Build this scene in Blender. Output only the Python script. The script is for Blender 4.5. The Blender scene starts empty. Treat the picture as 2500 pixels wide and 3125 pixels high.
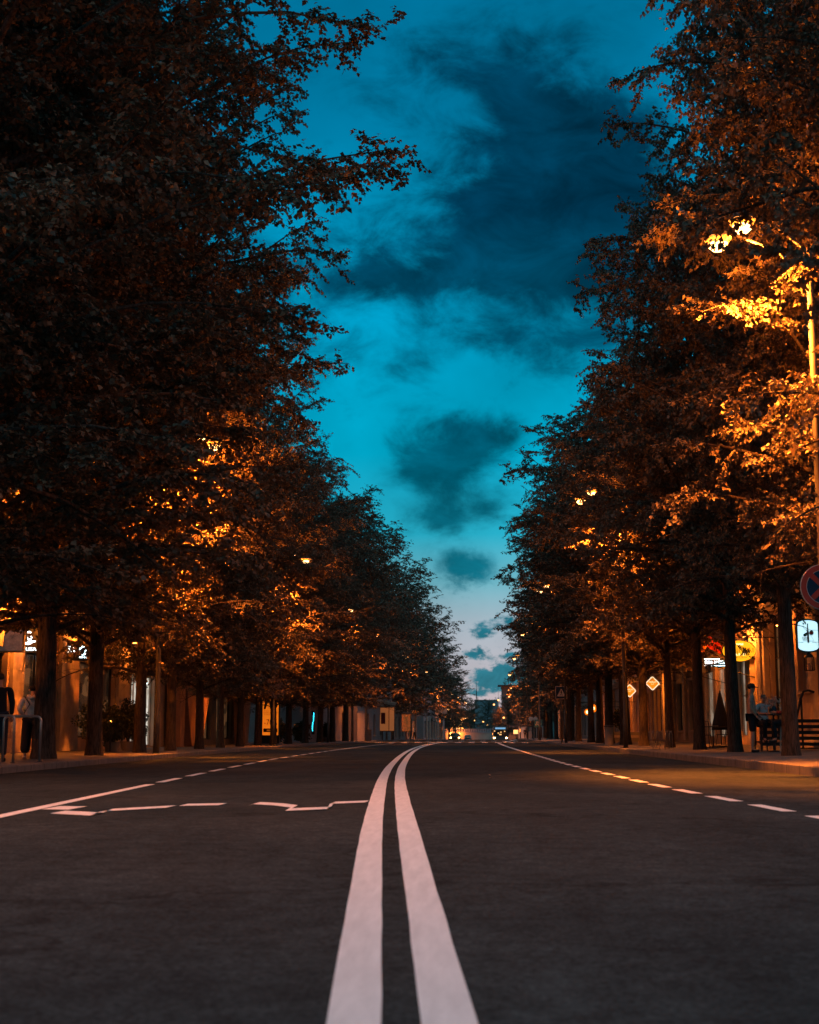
import bpy, bmesh, math, random
import numpy as np
from mathutils import Vector, Matrix
R = math.radians
scene = bpy.context.scene
COL = scene.collection

# ------------------------------------------------------------------ camera
cam_d = bpy.data.cameras.new("camera")
cam = bpy.data.objects.new("camera", cam_d)
COL.objects.link(cam)
scene.camera = cam
cam.location = (0, 0, 0.68)
cam.rotation_euler = (R(90 + 8.8984), 0, R(2.5938))
cam_d.sensor_fit = 'VERTICAL'
cam_d.sensor_height = 36.0
cam_d.lens = 36.0 * 4340 / 3125
cam_d.clip_start = 0.05
cam_d.clip_end = 9000
cam_d.dof.use_dof = True
cam_d.dof.focus_distance = 34
cam_d.dof.aperture_fstop = 3.2

# ------------------------------------------------------------------ world: dusk sky with broken clouds
world = bpy.data.worlds.new("World")
scene.world = world
world.use_nodes = True
NT = world.node_tree
NT.nodes.clear()

class G:
    """tiny node-graph helper"""
    def __init__(s, nt): s.nt = nt; s.n = nt.nodes; s.l = nt.links
    def put(s, sock, v):
        if isinstance(v, bpy.types.NodeSocket): s.l.new(v, sock)
        elif v is not None: sock.default_value = v
    def node(s, t, **kw):
        n = s.n.new(t)
        for k, v in kw.items(): setattr(n, k, v)
        return n
    def m(s, op, a, b=None, c=None, clamp=False):
        n = s.node('ShaderNodeMath', operation=op); n.use_clamp = clamp
        s.put(n.inputs[0], a); s.put(n.inputs[1], b)
        if c is not None: s.put(n.inputs[2], c)
        return n.outputs[0]
    def v(s, op, a, b=None, scale=None):
        n = s.node('ShaderNodeVectorMath', operation=op)
        s.put(n.inputs[0], a)
        if b is not None: s.put(n.inputs[1], b)
        if scale is not None: s.put(n.inputs['Scale'], scale)
        return n.outputs['Value'] if op in ('LENGTH', 'DOT_PRODUCT', 'DISTANCE') else n.outputs[0]
    def xyz(s, x, y, z):
        n = s.node('ShaderNodeCombineXYZ'); s.put(n.inputs[0], x); s.put(n.inputs[1], y); s.put(n.inputs[2], z)
        return n.outputs[0]
    def sep(s, v):
        n = s.node('ShaderNodeSeparateXYZ'); s.put(n.inputs[0], v); return n.outputs
    def noise(s, vec, scale, detail=4, rough=.5, dist=0, col=False):
        n = s.node('ShaderNodeTexNoise'); s.put(n.inputs['Vector'], vec)
        n.inputs['Scale'].default_value = scale; n.inputs['Detail'].default_value = detail
        n.inputs['Roughness'].default_value = rough; n.inputs['Distortion'].default_value = dist
        return n.outputs['Color'] if col else n.outputs[0]
    def ramp(s, fac, stops, interp='LINEAR'):
        n = s.node('ShaderNodeValToRGB'); s.put(n.inputs[0], fac)
        r = n.color_ramp; r.interpolation = interp
        while len(r.elements) < len(stops): r.elements.new(0.5)
        for e, (p, c) in zip(r.elements, stops):
            e.position = p; e.color = (c, c, c, 1) if isinstance(c, (int, float)) else (*c, 1)
        return n.outputs[0]
    def mix(s, fac, a, b, blend='MIX'):
        n = s.node('ShaderNodeMix', data_type='RGBA', blend_type=blend)
        s.put(n.inputs[0], fac)
        for i, q in ((6, a), (7, b)):
            s.put(n.inputs[i], (*q, 1) if isinstance(q, tuple) else q)
        return n.outputs[2]
    def maprange(s, v, a, b, c=0., d=1., smooth=True):
        n = s.node('ShaderNodeMapRange'); n.interpolation_type = 'SMOOTHSTEP' if smooth else 'LINEAR'
        s.put(n.inputs[0], v)
        for i, q in enumerate((a, b, c, d)): n.inputs[i + 1].default_value = q
        return n.outputs[0]

def lin(h):
    """#rrggbb -> linear rgb"""
    o = []
    for i in (0, 2, 4):
        c = int(h[i:i + 2], 16) / 255
        o.append(c / 12.92 if c <= .04045 else ((c + .055) / 1.055) ** 2.4)
    return tuple(o)

def build_sky():
    g = G(NT)
    d = g.node('ShaderNodeTexCoord').outputs['Generated']
    s = g.sep(d)
    yy = g.m('MAXIMUM', s[1], 0.12)
    u = g.m('DIVIDE', s[0], yy)      # bearing (tangent) east of the street axis
    w = g.m('DIVIDE', s[2], yy)      # height (tangent) above the horizon
    # clear sky by elevation
    clear = g.ramp(g.m('MULTIPLY', w, 1.0), [
        (0.0, lin('d8c4c4')), (0.03, lin('d2c6cc')), (0.075, lin('b4c3cf')), (0.105, lin('72b8c8')),
        (0.14, lin('2ab4cf')), (0.20, lin('00b0d4')), (0.30, lin('009ec8')), (0.45, lin('0082ae')), (0.6, lin('00729c')), (1.0, lin('00648c'))])
    cloudc = g.ramp(w, [
        (0.0, lin('45808f')), (0.05, lin('2f7f92')), (0.10, lin('107084')), (0.18, lin('00596f')),
        (0.28, lin('004e6a')), (0.38, lin('00344e')), (0.50, lin('003c58')), (0.62, lin('00506e')), (1.0, lin('00486a'))])
    # warp the bearing/height plane so that the cloud banks get ragged edges
    p = g.xyz(u, w, 0.0)
    sc = g.xyz(g.m('MULTIPLY', u, 0.8), w, 0.0)
    wr1 = g.v('SUBTRACT', g.noise(sc, 9, 3, .55, col=True), (.5, .5, .5))
    wr2 = g.v('SUBTRACT', g.noise(sc, 42, 5, .62, col=True), (.5, .5, .5))
    wr3 = g.v('SCALE', g.v('SUBTRACT', g.noise(sc, 170, 4, .6, col=True), (.5, .5, .5)), scale=g.maprange(w, .16, .05, 0., .012))
    amp = g.maprange(w, 0.02, 0.30, 0.012, 0.10, smooth=False)
    amp2 = g.maprange(w, 0.02, 0.30, 0.012, 0.034, smooth=False)
    pw = g.v('ADD', g.v('ADD', g.v('ADD', p, wr3), g.v('SCALE', wr1, scale=amp)), g.v('SCALE', wr2, scale=amp2))
    # cloud banks: centre bearing, centre height, half width, half height, strength
    banks = [(.066, .43, .058, .070, 1.25), (.0, .352, .085, .036, 1.05), (.092, .37, .050, .052, 1.0), (-.01, .49, .060, .035, .6), (-.097, .342, .035, .018, .5), (.06, .285, .05, .018, .5),
             (-.067, .258, .034, .016, .55), (.012, .283, .050, .018, .5), (-.010, .186, .036, .026, 1.0), (.003, .209, .024, .014, .8), (-.024, .150, .020, .012, .85), (-.050, .192, .018, .018, .55), (.016, .160, .016, .010, .6),
             (-.006, .114, .018, .0095, 1.25), (.006, .0725, .0085, .0042, 1.2), (.026, .077, .008, .0032, 1.0), (.0, .056, .009, .0032, 1.1), (.024, .055, .007, .003, .9),
             (.012, .0385, .012, .0065, 1.5), (.026, .041, .012, .007, 1.5), (-.003, .030, .010, .003, .9), (-.012, .014, .006, .003, .8),
             (-.2, .3, .10, .05, .7), (.25, .3, .10, .06, .7), (-.28, .42, .1, .06, .8), (.3, .12, .09, .03, .7), (-.25, .14, .09, .03, .7)]
    acc = None
    for (cu, cw, ru, rw, st) in banks:
        q = g.v('MULTIPLY', g.v('SUBTRACT', pw, (cu, cw, 0)), (1 / ru, 1 / rw, 0))
        e = g.m('EXPONENT', g.m('MULTIPLY', g.v('DOT_PRODUCT', q, q), -.75))
        e = g.m('MULTIPLY', e, st)
        acc = e if acc is None else g.m('ADD', acc, e)
    fine = g.noise(g.xyz(u, g.m('MULTIPLY', w, 1.5), 0.3), 20, 8, .64, .4)
    small = g.noise(g.xyz(u, g.m('MULTIPLY', w, 1.6), 0.9), 150, 6, .66, .3)
    lowk = g.maprange(w, .14, .06)
    fm = g.node('ShaderNodeMix'); g.put(fm.inputs[0], lowk); g.put(fm.inputs[2], fine); g.put(fm.inputs[3], small)
    dens = g.m('ADD', acc, g.m('MULTIPLY', g.m('SUBTRACT', fm.outputs[0], .5), 2.0))
    soft = g.maprange(dens, .06, 1.15)
    hard = g.maprange(dens, .15, 1.0)
    hz = g.maprange(w, .06, .16)
    n = g.node('ShaderNodeMix'); g.put(n.inputs[0], hz); g.put(n.inputs[2], hard); g.put(n.inputs[3], soft)
    cloudc = g.mix(1.0, cloudc, g.ramp(g.noise(g.xyz(u, g.m('MULTIPLY', w, 1.7), 2.3), 16, 6, .62, .6), [(.32, .70), (.68, 1.55)]), 'MULTIPLY')
    sky = g.mix(n.outputs[0], clear, cloudc)
    big = g.noise(g.xyz(u, w, 1.7), 7, 4, .55)
    sky = g.mix(1.0, sky, g.ramp(big, [(.3, .72), (.7, 1.08)]), 'MULTIPLY')
    # Nishita twilight behind the camera; added teal fill and zenith light road and leaves
    nis = g.node('ShaderNodeTexSky', sky_type='NISHITA'); nis.sun_disc = False
    nis.sun_elevation = R(-3); nis.sun_rotation = R(0)
    back = g.mix(1.0, nis.outputs[0], (.9, 1.6, 2.0), 'MULTIPLY')
    back = g.mix(1.0, back, (.006, .20, .31), 'ADD')
    back = g.mix(g.maprange(s[2], .50, .85), back, (.34, .68, .78))
    sky = g.mix(g.maprange(s[1], .10, .55), back, sky)
    bg = g.node('ShaderNodeBackground'); g.put(bg.inputs[0], sky); bg.inputs[1].default_value = 1.0
    out = g.node('ShaderNodeOutputWorld'); g.l.new(bg.outputs[0], out.inputs[0])
build_sky()

scene.view_settings.view_transform = 'Standard'
scene.view_settings.look = 'None'
scene.view_settings.exposure = 0
scene.view_settings.gamma = 1
cy = scene.cycles
cy.max_bounces = 4; cy.diffuse_bounces = 2; cy.glossy_bounces = 2; cy.transmission_bounces = 2; cy.transparent_max_bounces = 6
cy.sample_clamp_indirect = 4; cy.caustics_reflective = False; cy.caustics_refractive = False
cy.use_denoising = True

# ------------------------------------------------------------------ materials
MATS = {}
def mat(name, col, rough=.7, metal=0, spec=.3, var=0., vscale=5., emit=None, es=0., bump=0., bscale=40., coat=0):
    if name in MATS: return MATS[name]
    m = bpy.data.materials.new(name); m.use_nodes = True
    g = G(m.node_tree); b = g.n['Principled BSDF']
    b.inputs['Roughness'].default_value = rough; b.inputs['Metallic'].default_value = metal
    b.inputs['Specular IOR Level'].default_value = spec
    co = g.node('ShaderNodeTexCoord').outputs['Object']
    if var:
        f = g.noise(co, vscale, 5, .6)
        c1 = tuple(c * (1 - var) for c in col); c2 = tuple(min(1, c * (1 + var)) for c in col)
        g.l.new(g.ramp(f, [(.3, c1), (.7, c2)]), b.inputs['Base Color'])
    else: b.inputs['Base Color'].default_value = (*col, 1)
    if emit:
        b.inputs['Emission Color'].default_value = (*emit, 1); b.inputs['Emission Strength'].default_value = es
    if bump:
        bn = g.node('ShaderNodeBump'); bn.inputs['Strength'].default_value = bump; bn.inputs['Distance'].default_value = .02
        g.l.new(g.noise(co, bscale, 5, .6), bn.inputs['Height']); g.l.new(bn.outputs[0], b.inputs['Normal'])
    MATS[name] = m
    return m

def leaf_material(name, c1, c2, tr=.30):
    m = bpy.data.materials.new(name); m.use_nodes = True
    g = G(m.node_tree); g.n.clear()
    geo = g.node('ShaderNodeNewGeometry')
    obj = g.node('ShaderNodeTexCoord').outputs['Object']
    f = g.m('ADD', g.m('MULTIPLY', geo.outputs['Random Per Island'], .55), g.m('MULTIPLY', g.noise(obj, .9, 3, .6), .5))
    c = g.ramp(f, [(.2, c1), (.8, c2)])
    d = g.node('ShaderNodeBsdfDiffuse'); g.l.new(c, d.inputs[0])
    t = g.node('ShaderNodeBsdfTranslucent'); g.l.new(c, t.inputs[0])
    gl = g.node('ShaderNodeBsdfGlossy'); gl.inputs['Roughness'].default_value = .45; gl.inputs[0].default_value = (.5, .5, .5, 1)
    a = g.node('ShaderNodeMixShader'); a.inputs[0].default_value = tr; g.l.new(d.outputs[0], a.inputs[1]); g.l.new(t.outputs[0], a.inputs[2])
    b = g.node('ShaderNodeMixShader'); b.inputs[0].default_value = .035; g.l.new(a.outputs[0], b.inputs[1]); g.l.new(gl.outputs[0], b.inputs[2])
    o = g.node('ShaderNodeOutputMaterial'); g.l.new(b.outputs[0], o.inputs[0])
    return m
LEAF = leaf_material('linden_leaves', (.036, .040, .036), (.140, .100, .060), .18)
FARLEAF = leaf_material('far_foliage', (.026, .028, .024), (.080, .064, .040), .20)
BUSH = leaf_material('shrub_leaves', (.02, .028, .014), (.05, .05, .02), .15)

def bark_material():
    m = bpy.data.materials.new('bark'); m.use_nodes = True
    g = G(m.node_tree); b = g.n['Principled BSDF']; b.inputs['Roughness'].default_value = .95; b.inputs['Specular IOR Level'].default_value = .1
    co = g.node('ShaderNodeTexCoord').outputs['Object']
    st = g.v('MULTIPLY', co, (1, 1, .18))
    f = g.noise(st, 22, 6, .65)
    g.l.new(g.ramp(f, [(.35, (.018, .015, .013)), (.65, (.075, .060, .048))]), b.inputs['Base Color'])
    bn = g.node('ShaderNodeBump'); bn.inputs['Strength'].default_value = .8; bn.inputs['Distance'].default_value = .03
    g.l.new(f, bn.inputs['Height']); g.l.new(bn.outputs[0], b.inputs['Normal'])
    return m
BARK = bark_material()

# ------------------------------------------------------------------ object helpers
def tag(o, label=None, cat=None, group=None, kind=None):
    if label: o['label'] = label
    if cat: o['category'] = cat
    if group: o['group'] = group
    if kind: o['kind'] = kind
    return o

def empty(name, loc, label, cat, group=None, rz=0.):
    o = bpy.data.objects.new(name, None); COL.objects.link(o)
    o.location = loc; o.rotation_euler = (0, 0, rz); o.empty_display_size = .2
    return tag(o, label, cat, group)

def link(name, me, parent=None, loc=(0, 0, 0), rz=0.):
    o = bpy.data.objects.new(name, me); COL.objects.link(o)
    o.location = loc; o.rotation_euler = (0, 0, rz)
    if parent: o.parent = parent
    return o

class MB:
    def __init__(s): s.v = []; s.f = []
    def add(s, vs, fs):
        b = len(s.v); s.v += [tuple(q) for q in vs]; s.f += [tuple(i + b for i in f) for f in fs]; return s
    def box(s, x0, x1, y0, y1, z0, z1):
        vs = [(x, y, z) for z in (z0, z1) for y in (y0, y1) for x in (x0, x1)]
        return s.add(vs, [(0, 2, 3, 1), (4, 5, 7, 6), (0, 1, 5, 4), (2, 6, 7, 3), (0, 4, 6, 2), (1, 3, 7, 5)])
    def tube(s, pts, rad, n=8, cap=True):
        pts = [Vector(p) for p in pts]
        if not isinstance(rad, (list, tuple)): rad = [rad] * len(pts)
        b = len(s.v); up = Vector((0, 0, 1))
        for i, p in enumerate(pts):
            t = (pts[min(i + 1, len(pts) - 1)] - pts[max(i - 1, 0)]).normalized()
            a = t.cross(up)
            if a.length < 1e-3: a = Vector((1, 0, 0))
            a.normalize(); c = a.cross(t).normalized()
            for k in range(n):
                th = 2 * math.pi * k / n
                s.v.append(tuple(p + (a * math.cos(th) + c * math.sin(th)) * rad[i]))
        for i in range(len(pts) - 1):
            for k in range(n):
                k2 = (k + 1) % n
                s.f.append((b + i * n + k, b + i * n + k2, b + (i + 1) * n + k2, b + (i + 1) * n + k))
        if cap:
            s.f.append(tuple(b + k for k in range(n))[::-1]); e = b + (len(pts) - 1) * n
            s.f.append(tuple(e + k for k in range(n)))
        return s
    def lathe(s, prof, c=(0, 0, 0), n=20):
        b = len(s.v)
        for r, z in prof:
            for k in range(n):
                th = 2 * math.pi * k / n
                s.v.append((c[0] + r * math.cos(th), c[1] + r * math.sin(th), c[2] + z))
        for i in range(len(prof) - 1):
            for k in range(n):
                k2 = (k + 1) % n
                s.f.append((b + i * n + k, b + i * n + k2, b + (i + 1) * n + k2, b + (i + 1) * n + k))
        s.f.append(tuple(b + k for k in range(n))[::-1]); e = b + (len(prof) - 1) * n
        s.f.append(tuple(e + k for k in range(n)))
        return s
    def prism(s, poly, y0, y1):
        """polygon in local XZ extruded along Y"""
        n = len(poly); vs = [(x, y0, z) for x, z in poly] + [(x, y1, z) for x, z in poly]
        fs = [tuple(range(n)), tuple(range(2 * n - 1, n - 1, -1))] + [(i, i + n, (i + 1) % n + n, (i + 1) % n) for i in range(n)]
        return s.add(vs, fs)
    def mesh(s, name, m, smooth=False, bevel=0):
        me = bpy.data.meshes.new(name); me.from_pydata(s.v, [], s.f)
        bm = bmesh.new(); bm.from_mesh(me); bmesh.ops.recalc_face_normals(bm, faces=bm.faces[:])
        if bevel: bmesh.ops.bevel(bm, geom=[e for e in bm.edges if e.calc_face_angle(0) > .6], offset=bevel, segments=2, affect='EDGES', clamp_overlap=True)
        bm.to_mesh(me); bm.free()
        me.materials.append(m)
        if smooth: me.polygons.foreach_set('use_smooth', [True] * len(me.polygons))
        return me
    def build(s, name, m, parent=None, loc=(0, 0, 0), rz=0., smooth=False, bevel=0):
        return link(name, s.mesh(name, m, smooth, bevel), parent, loc, rz)

def copy_tree(o, parent=None):
    c = o.copy(); COL.objects.link(c)
    if parent is not None: c.parent = parent
    for ch in [q for q in bpy.data.objects if q.parent == o]: copy_tree(ch, c)
    return c

def text(name, s, size, m, parent, loc, rz=0., ext=.004, rx=90, align='CENTER', sx=1.):
    cu = bpy.data.curves.new(name, 'FONT'); cu.body = s; cu.size = size; cu.extrude = ext; cu.align_x = align; cu.align_y = 'CENTER'
    cu.materials.append(m)
    t = bpy.data.objects.new(name, cu); COL.objects.link(t)
    me = bpy.data.meshes.new_from_object(t.evaluated_get(bpy.context.evaluated_depsgraph_get())); bpy.data.objects.remove(t)
    o = bpy.data.objects.new(name, me); COL.objects.link(o); o.parent = parent
    o.location = loc; o.rotation_euler = (R(rx), 0, rz); o.scale = (sx, 1, 1)
    return o

# ------------------------------------------------------------------ the street in plan
CY = [-60, -20, 0, 4, 8, 12, 20.5, 26.5, 32, 44.5, 58, 76, 100, 131, 168, 220, 300, 430]
CX = [4.0, 1.35, .05, -.2, -.46, -.71, -1.2, -1.5, -1.74, -2.2, -2.62, -3.02, -3.25, -2.98, -2.3, -1.1, 1.2, 5.0]
def smooth_interp(y, ys, xs):
    # average over a small window so that the curve has no corners
    w = 1.5 + abs(y) * .06
    t = np.linspace(-w, w, 7)
    return float(np.mean(np.interp(y + t, ys, xs)))
def Cx(y): return smooth_interp(y, CY, CX)
def LK(y): return smooth_interp(y, [-60, 0, 24, 33, 50, 68, 90, 120, 160, 220, 300, 430], [-3.2, -6.7, -8.25, -8.7, -9.3, -9.75, -10.0, -9.9, -9.1, -7.6, -5.3, -1.5])
def RK(y): return smooth_interp(y, [-60, 0, 20, 100, 135, 220, 300, 430], [9.5, 6.2, 5.55, 5.5, 5.7, 6.6, 8.4, 12.0])
def LT(y): return LK(y) - 1.3          # tree row on the left
def TZ(y):
    """road level"""
    z = np.interp(y, [-60, 0, 4, 6, 8, 10, 12], [-.5, -.15, -.115, -.08, -.05, -.015, 0.])
    if y > 200: z -= min((y - 200) ** 2 * 3.2e-4, .8)
    return float(z)
YS = sorted(set([round(q, 3) for q in list(np.arange(-60, 0, 5)) + list(np.arange(0, 40, .5)) + list(np.arange(40, 120, 2)) + list(np.arange(120, 431, 5))]))

def strip(name, xa, xb, za, zb, m, y0=-60, y1=430, kind='structure', sub=1, parent=None):
    ys = [y for y in YS if y0 < y < y1]; ys = [y0] + ys + [y1]
    vs = []; fs = []
    for y in ys:
        a, b = xa(y), xb(y)
        for k in range(sub + 1):
            t = k / sub; vs.append((a + (b - a) * t, y, TZ(y) + za + (zb - za) * t))
    n = sub + 1
    for i in range(len(ys) - 1):
        for k in range(sub): fs.append((i * n + k, i * n + k + 1, (i + 1) * n + k + 1, (i + 1) * n + k))
    o = MB().add(vs, fs).build(name, m, parent)
    if kind: tag(o, kind=kind)
    return o

def asphalt():
    m = bpy.data.materials.new('asphalt'); m.use_nodes = True
    g = G(m.node_tree); b = g.n['Principled BSDF']
    co = g.node('ShaderNodeTexCoord').outputs['Object']
    a = g.noise(co, .35, 4, .6); c = g.noise(g.v('MULTIPLY', co, (1, .25, 1)), 1.3, 5, .65); f = g.noise(co, 38, 6, .8)
    v = g.node('ShaderNodeTexVoronoi'); g.put(v.inputs['Vector'], co); v.inputs['Scale'].default_value = 90
    base = g.ramp(a, [(.3, (.021, .029, .032)), (.7, (.037, .045, .047))])
    base = g.mix(1.0, base, g.ramp(c, [(.3, .78), (.7, 1.2)]), 'MULTIPLY')
    base = g.mix(1.0, base, g.ramp(f, [(.38, .45), (.62, 1.6)]), 'MULTIPLY')
    mot = g.noise(co, 6, 5, .7)
    base = g.mix(1.0, base, g.ramp(mot, [(.35, .72), (.65, 1.28)]), 'MULTIPLY')
    # cross repairs and cracks
    cr = g.node('ShaderNodeTexVoronoi'); cr.feature = 'DISTANCE_TO_EDGE'; cr.inputs['Scale'].default_value = .22
    g.put(cr.inputs['Vector'], g.v('ADD', co, g.v('SCALE', g.noise(co, 1.5, 4, .6, col=True), scale=1.6)))
    base = g.mix(1.0, base, g.ramp(cr.outputs['Distance'], [(0, .62), (.006, .7), (.014, 1.)]), 'MULTIPLY')
    g.l.new(base, b.inputs['Base Color'])
    b.inputs['Roughness'].default_value = .95; b.inputs['Specular IOR Level'].default_value = .04
    bn = g.node('ShaderNodeBump'); bn.inputs['Strength'].default_value = .7; bn.inputs['Distance'].default_value = .008
    g.l.new(v.outputs['Distance'], bn.inputs['Height']); g.l.new(bn.outputs[0], b.inputs['Normal'])
    return m
ASPH = asphalt()
def paint():
    m = bpy.data.materials.new('road_paint'); m.use_nodes = True
    g = G(m.node_tree); b = g.n['Principled BSDF']; b.inputs['Roughness'].default_value = .6
    co = g.node('ShaderNodeTexCoord').outputs['Object']
    f = g.noise(g.v('MULTIPLY', co, (1, .12, 1)), 18, 4, .6); f2 = g.noise(co, 45, 5, .7)
    c = g.ramp(f, [(.3, (.60, .60, .61)), (.7, (.76, .75, .76))])
    c = g.mix(g.ramp(f2, [(.60, 0.), (.74, .55)]), c, (.22, .21, .20))
    g.l.new(c, b.inputs['Base Color'])
    return m
PAINT = paint()
def paving(name, c1, c2, sx=.5, sy=.5, mort=(.02, .02, .02)):
    m = bpy.data.materials.new(name); m.use_nodes = True
    g = G(m.node_tree); b = g.n['Principled BSDF']; b.inputs['Roughness'].default_value = .8
    co = g.node('ShaderNodeTexCoord').outputs['Object']
    t = g.node('ShaderNodeTexBrick'); g.put(t.inputs['Vector'], co); t.inputs['Scale'].default_value = 1
    t.inputs['Brick Width'].default_value = sx; t.inputs['Row Height'].default_value = sy; t.inputs['Mortar Size'].default_value = .008
    t.inputs[1].default_value = (*c1, 1); t.inputs[2].default_value = (*c2, 1); t.inputs[3].default_value = (*mort, 1)
    c = g.mix(1.0, t.outputs[0], g.ramp(g.noise(co, 1.2, 5, .6), [(.3, .65), (.7, 1.25)]), 'MULTIPLY')
    g.l.new(c, b.inputs['Base Color'])
    return m
PAVE = paving('pavement_slabs', (.070, .066, .064), (.10, .094, .088))
KERB = mat('kerb_concrete', (.12, .115, .11), .85, var=.3, vscale=3, bump=.3)
def _joints():
    g = G(KERB.node_tree); b = g.n['Principled BSDF']; src = b.inputs['Base Color'].links[0].from_socket
    y = g.sep(g.node('ShaderNodeTexCoord').outputs['Object'])[1]
    f = g.m('LESS_THAN', g.m('FRACT', y), .03)
    g.l.new(g.mix(f, src, (.02, .02, .02)), b.inputs['Base Color'])
_joints()

# ground, road, pavements
gv = []; gf = []
gx = [-900, -200, -60, 60, 200, 900]; gy = [-80, 0, 235, 300, 430, 520, 650, 1500]
gz = [-.9, -.5, -.35, -.8, -1.3, -1.3, -1.2, -1.0]
for j, y in enumerate(gy):
    for x in gx: gv.append((x, y, gz[j]))
for j in range(len(gy) - 1):
    for i in range(len(gx) - 1):
        a = j * len(gx) + i; gf.append((a, a + 1, a + 1 + len(gx), a + len(gx)))
tag(MB().add(gv, gf).build('ground', mat('ground_soil', (.05, .045, .035), .95, var=.3, vscale=.3)), kind='structure')
tag(strip('road', LK, RK, 0, 0, ASPH, sub=6), 'dark grey asphalt four lane street curving gently to the right', kind='structure')
def kerb(name, f, sgn, h):
    ys = [y for y in YS if y < 430]; vs = []; fs = []
    prof = [(0, -.05), (0, h - .02), (sgn * .02, h), (sgn * .15, h)]
    for y in ys:
        for dx, z in prof: vs.append((f(y) + dx, y, TZ(y) + z))
    for i in range(len(ys) - 1):
        for k in range(3): fs.append((i * 4 + k, i * 4 + k + 1, i * 4 + 5 + k, i * 4 + 4 + k))
    return tag(MB().add(vs, fs).build(name, KERB), kind='structure')
kerb('kerb', LK, -1, .13); kerb('kerb', RK, 1, .17)
strip('pavement', lambda y: LK(y) - 16, lambda y: LK(y) - .15, .126, .126, PAVE, sub=4)
strip('pavement', lambda y: RK(y) + .15, lambda y: RK(y) + 14, .166, .44, PAVE, sub=4)
def GL(x, y): return TZ(y) + .126
def GR(x, y): return TZ(y) + .166 + (x - RK(y) - .15) * .274 / 13.85

# markings (each about 4 mm above the asphalt)
rnd = random.Random(4)
def marking(name, f, w, y0, y1, dz=.004, wob=.0025):
    ys = [y0] + [y for y in YS if y0 < y < y1] + [y1]; vs = []; fs = []
    for y in ys:
        for sg in (-1, 1):
            vs.append((f(y) + sg * w / 2 + rnd.uniform(-wob, wob), y, TZ(y) + dz))
    for i in range(len(ys) - 1): fs.append((2 * i, 2 * i + 1, 2 * i + 3, 2 * i + 2))
    return MB().add(vs, fs)
def mk(name, mb): return tag(mb.build(name, PAINT), kind='structure')
mk('centre_line_marking', marking('l', lambda y: Cx(y) - .133, .155, -20, 128))
mk('centre_line_marking', marking('l', lambda y: Cx(y) + .133, .155, -20, 128))
def LL(y): return Cx(y) + float(np.interp(y, [12, 20, 40, 63, 100], [-3.28, -3.32, -3.6, -3.45, -3.2]))
def RL(y): return smooth_interp(y, [-20, 8, 12.2, 19, 33.5, 58, 82, 120], [4.6, 3.1, 2.85, 2.47, 2.12, 1.95, 1.85, 1.9])
mk('lane_line_marking', marking('l', LL, .13, -20, 19.8))
y = 20.6; dash = MB()
while y < 62:
    q = marking('l', LL, .13, y, y + 2.0); dash.add(q.v, q.f); y += 3.1
q = marking('l', LL, .13, 62, 112); dash.add(q.v, q.f)
mk('dashed_lane_marking', dash)
y = 9.2; dash = MB()
while y < 60:
    q = marking('l', RL, .14, y, y + 1.25); dash.add(q.v, q.f); y += 1.95
q = marking('l', RL, .17, 62, 118); dash.add(q.v, q.f)
mk('dashed_lane_marking', dash)
# zebra crossing and far lane continuation
for (ya, yb) in ((122, 126), (150, 154)):
    zb = MB(); x = -8.6
    while x < 5.2:
        zb.add([(x, ya, .004), (x + .55, ya, .004), (x + .55, yb, .004), (x, yb, .004)], [(0, 1, 2, 3)]); x += 1.15
    mk('zebra_crossing', zb)
q = marking('l', lambda y: 2.6 + (y - 130) * .045, .2, 130, 220); mk('lane_line_marking', q)
# hand painted zigzag marks across the left lane
ZIG = [([(-3.98, 13.44), (-3.71, 13.39)], .6), ([(-3.69, 12.66), (-3.25, 12.36), (-3.34, 13.0), (-3.19, 13.24), (-2.88, 13.67)], .46),
       ([(-2.83, 13.99), (-2.47, 14.14)], .42), ([(-2.17, 13.95), (-2.17, 14.35), (-1.92, 14.1), (-1.72, 13.72), (-1.69, 13.13), (-1.36, 13.44), (-1.43, 14.45), (-1.1, 14.75)], .44)]
def stroke(pts, w):
    """a painted stroke with square ends, as wide along the street as the brush drags it"""
    vs = []; fs = []
    for x, y in pts: vs += [(x + rnd.uniform(-.01, .01), y - w / 2, .0045 + TZ(y)), (x + rnd.uniform(-.01, .01), y + w / 2, .0045 + TZ(y))]
    for i in range(len(pts) - 1): fs.append((2 * i, 2 * i + 2, 2 * i + 3, 2 * i + 1))
    return vs, fs
zz = MB()
for k, (pts, w) in enumerate(ZIG):
    vs, fs = stroke(pts, w)
    zz.add([(x, y, z + .0012 * k) for x, y, z in vs], fs)
mk('zigzag_road_marking', zz)

# ------------------------------------------------------------------ street lamps (positions first: crowns are pruned round their heads)
SODIUM = (1.0, .205, .016)
LAMPS = []   # (post x, y, ground z, arm direction, head height, light power)
for y, pw in ((12.5, .8), (42.5, 8.5), (71.7, 3.4), (102, 1.8), (133, 2.2), (166, 2.0), (205, 2.0), (248, 2.0), (290, .9), (330, .9), (370, .9)):
    x = {42.5: -9.47, 71.7: -10.1}.get(y, LK(y) - .45); LAMPS.append((x, y, GL(x, y), 1, 9.75, pw))
for y, pw in ((-9, .6), (24, 5.6), (56, 4.2), (92, 1.6), (133, 1.8), (175, .9), (220, 1.8), (270, 2.6), (320, 2.6), (364, 2.0)):
    x = RK(y) + .3; LAMPS.append((x, y, GR(x, y), -1, 9.45 if y == 24 else 10.0, pw))
def heads(L):
    x, y, z, s, h, p = L
    zt = h if y == 24 or y == 42.5 or y == 71.7 else h + z
    return [Vector((x + s * 1.55, y, zt - .20)), Vector((x + s * 1.12, y, zt + .12))]
ALLHEADS = [h for L in LAMPS for h in heads(L)]

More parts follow.
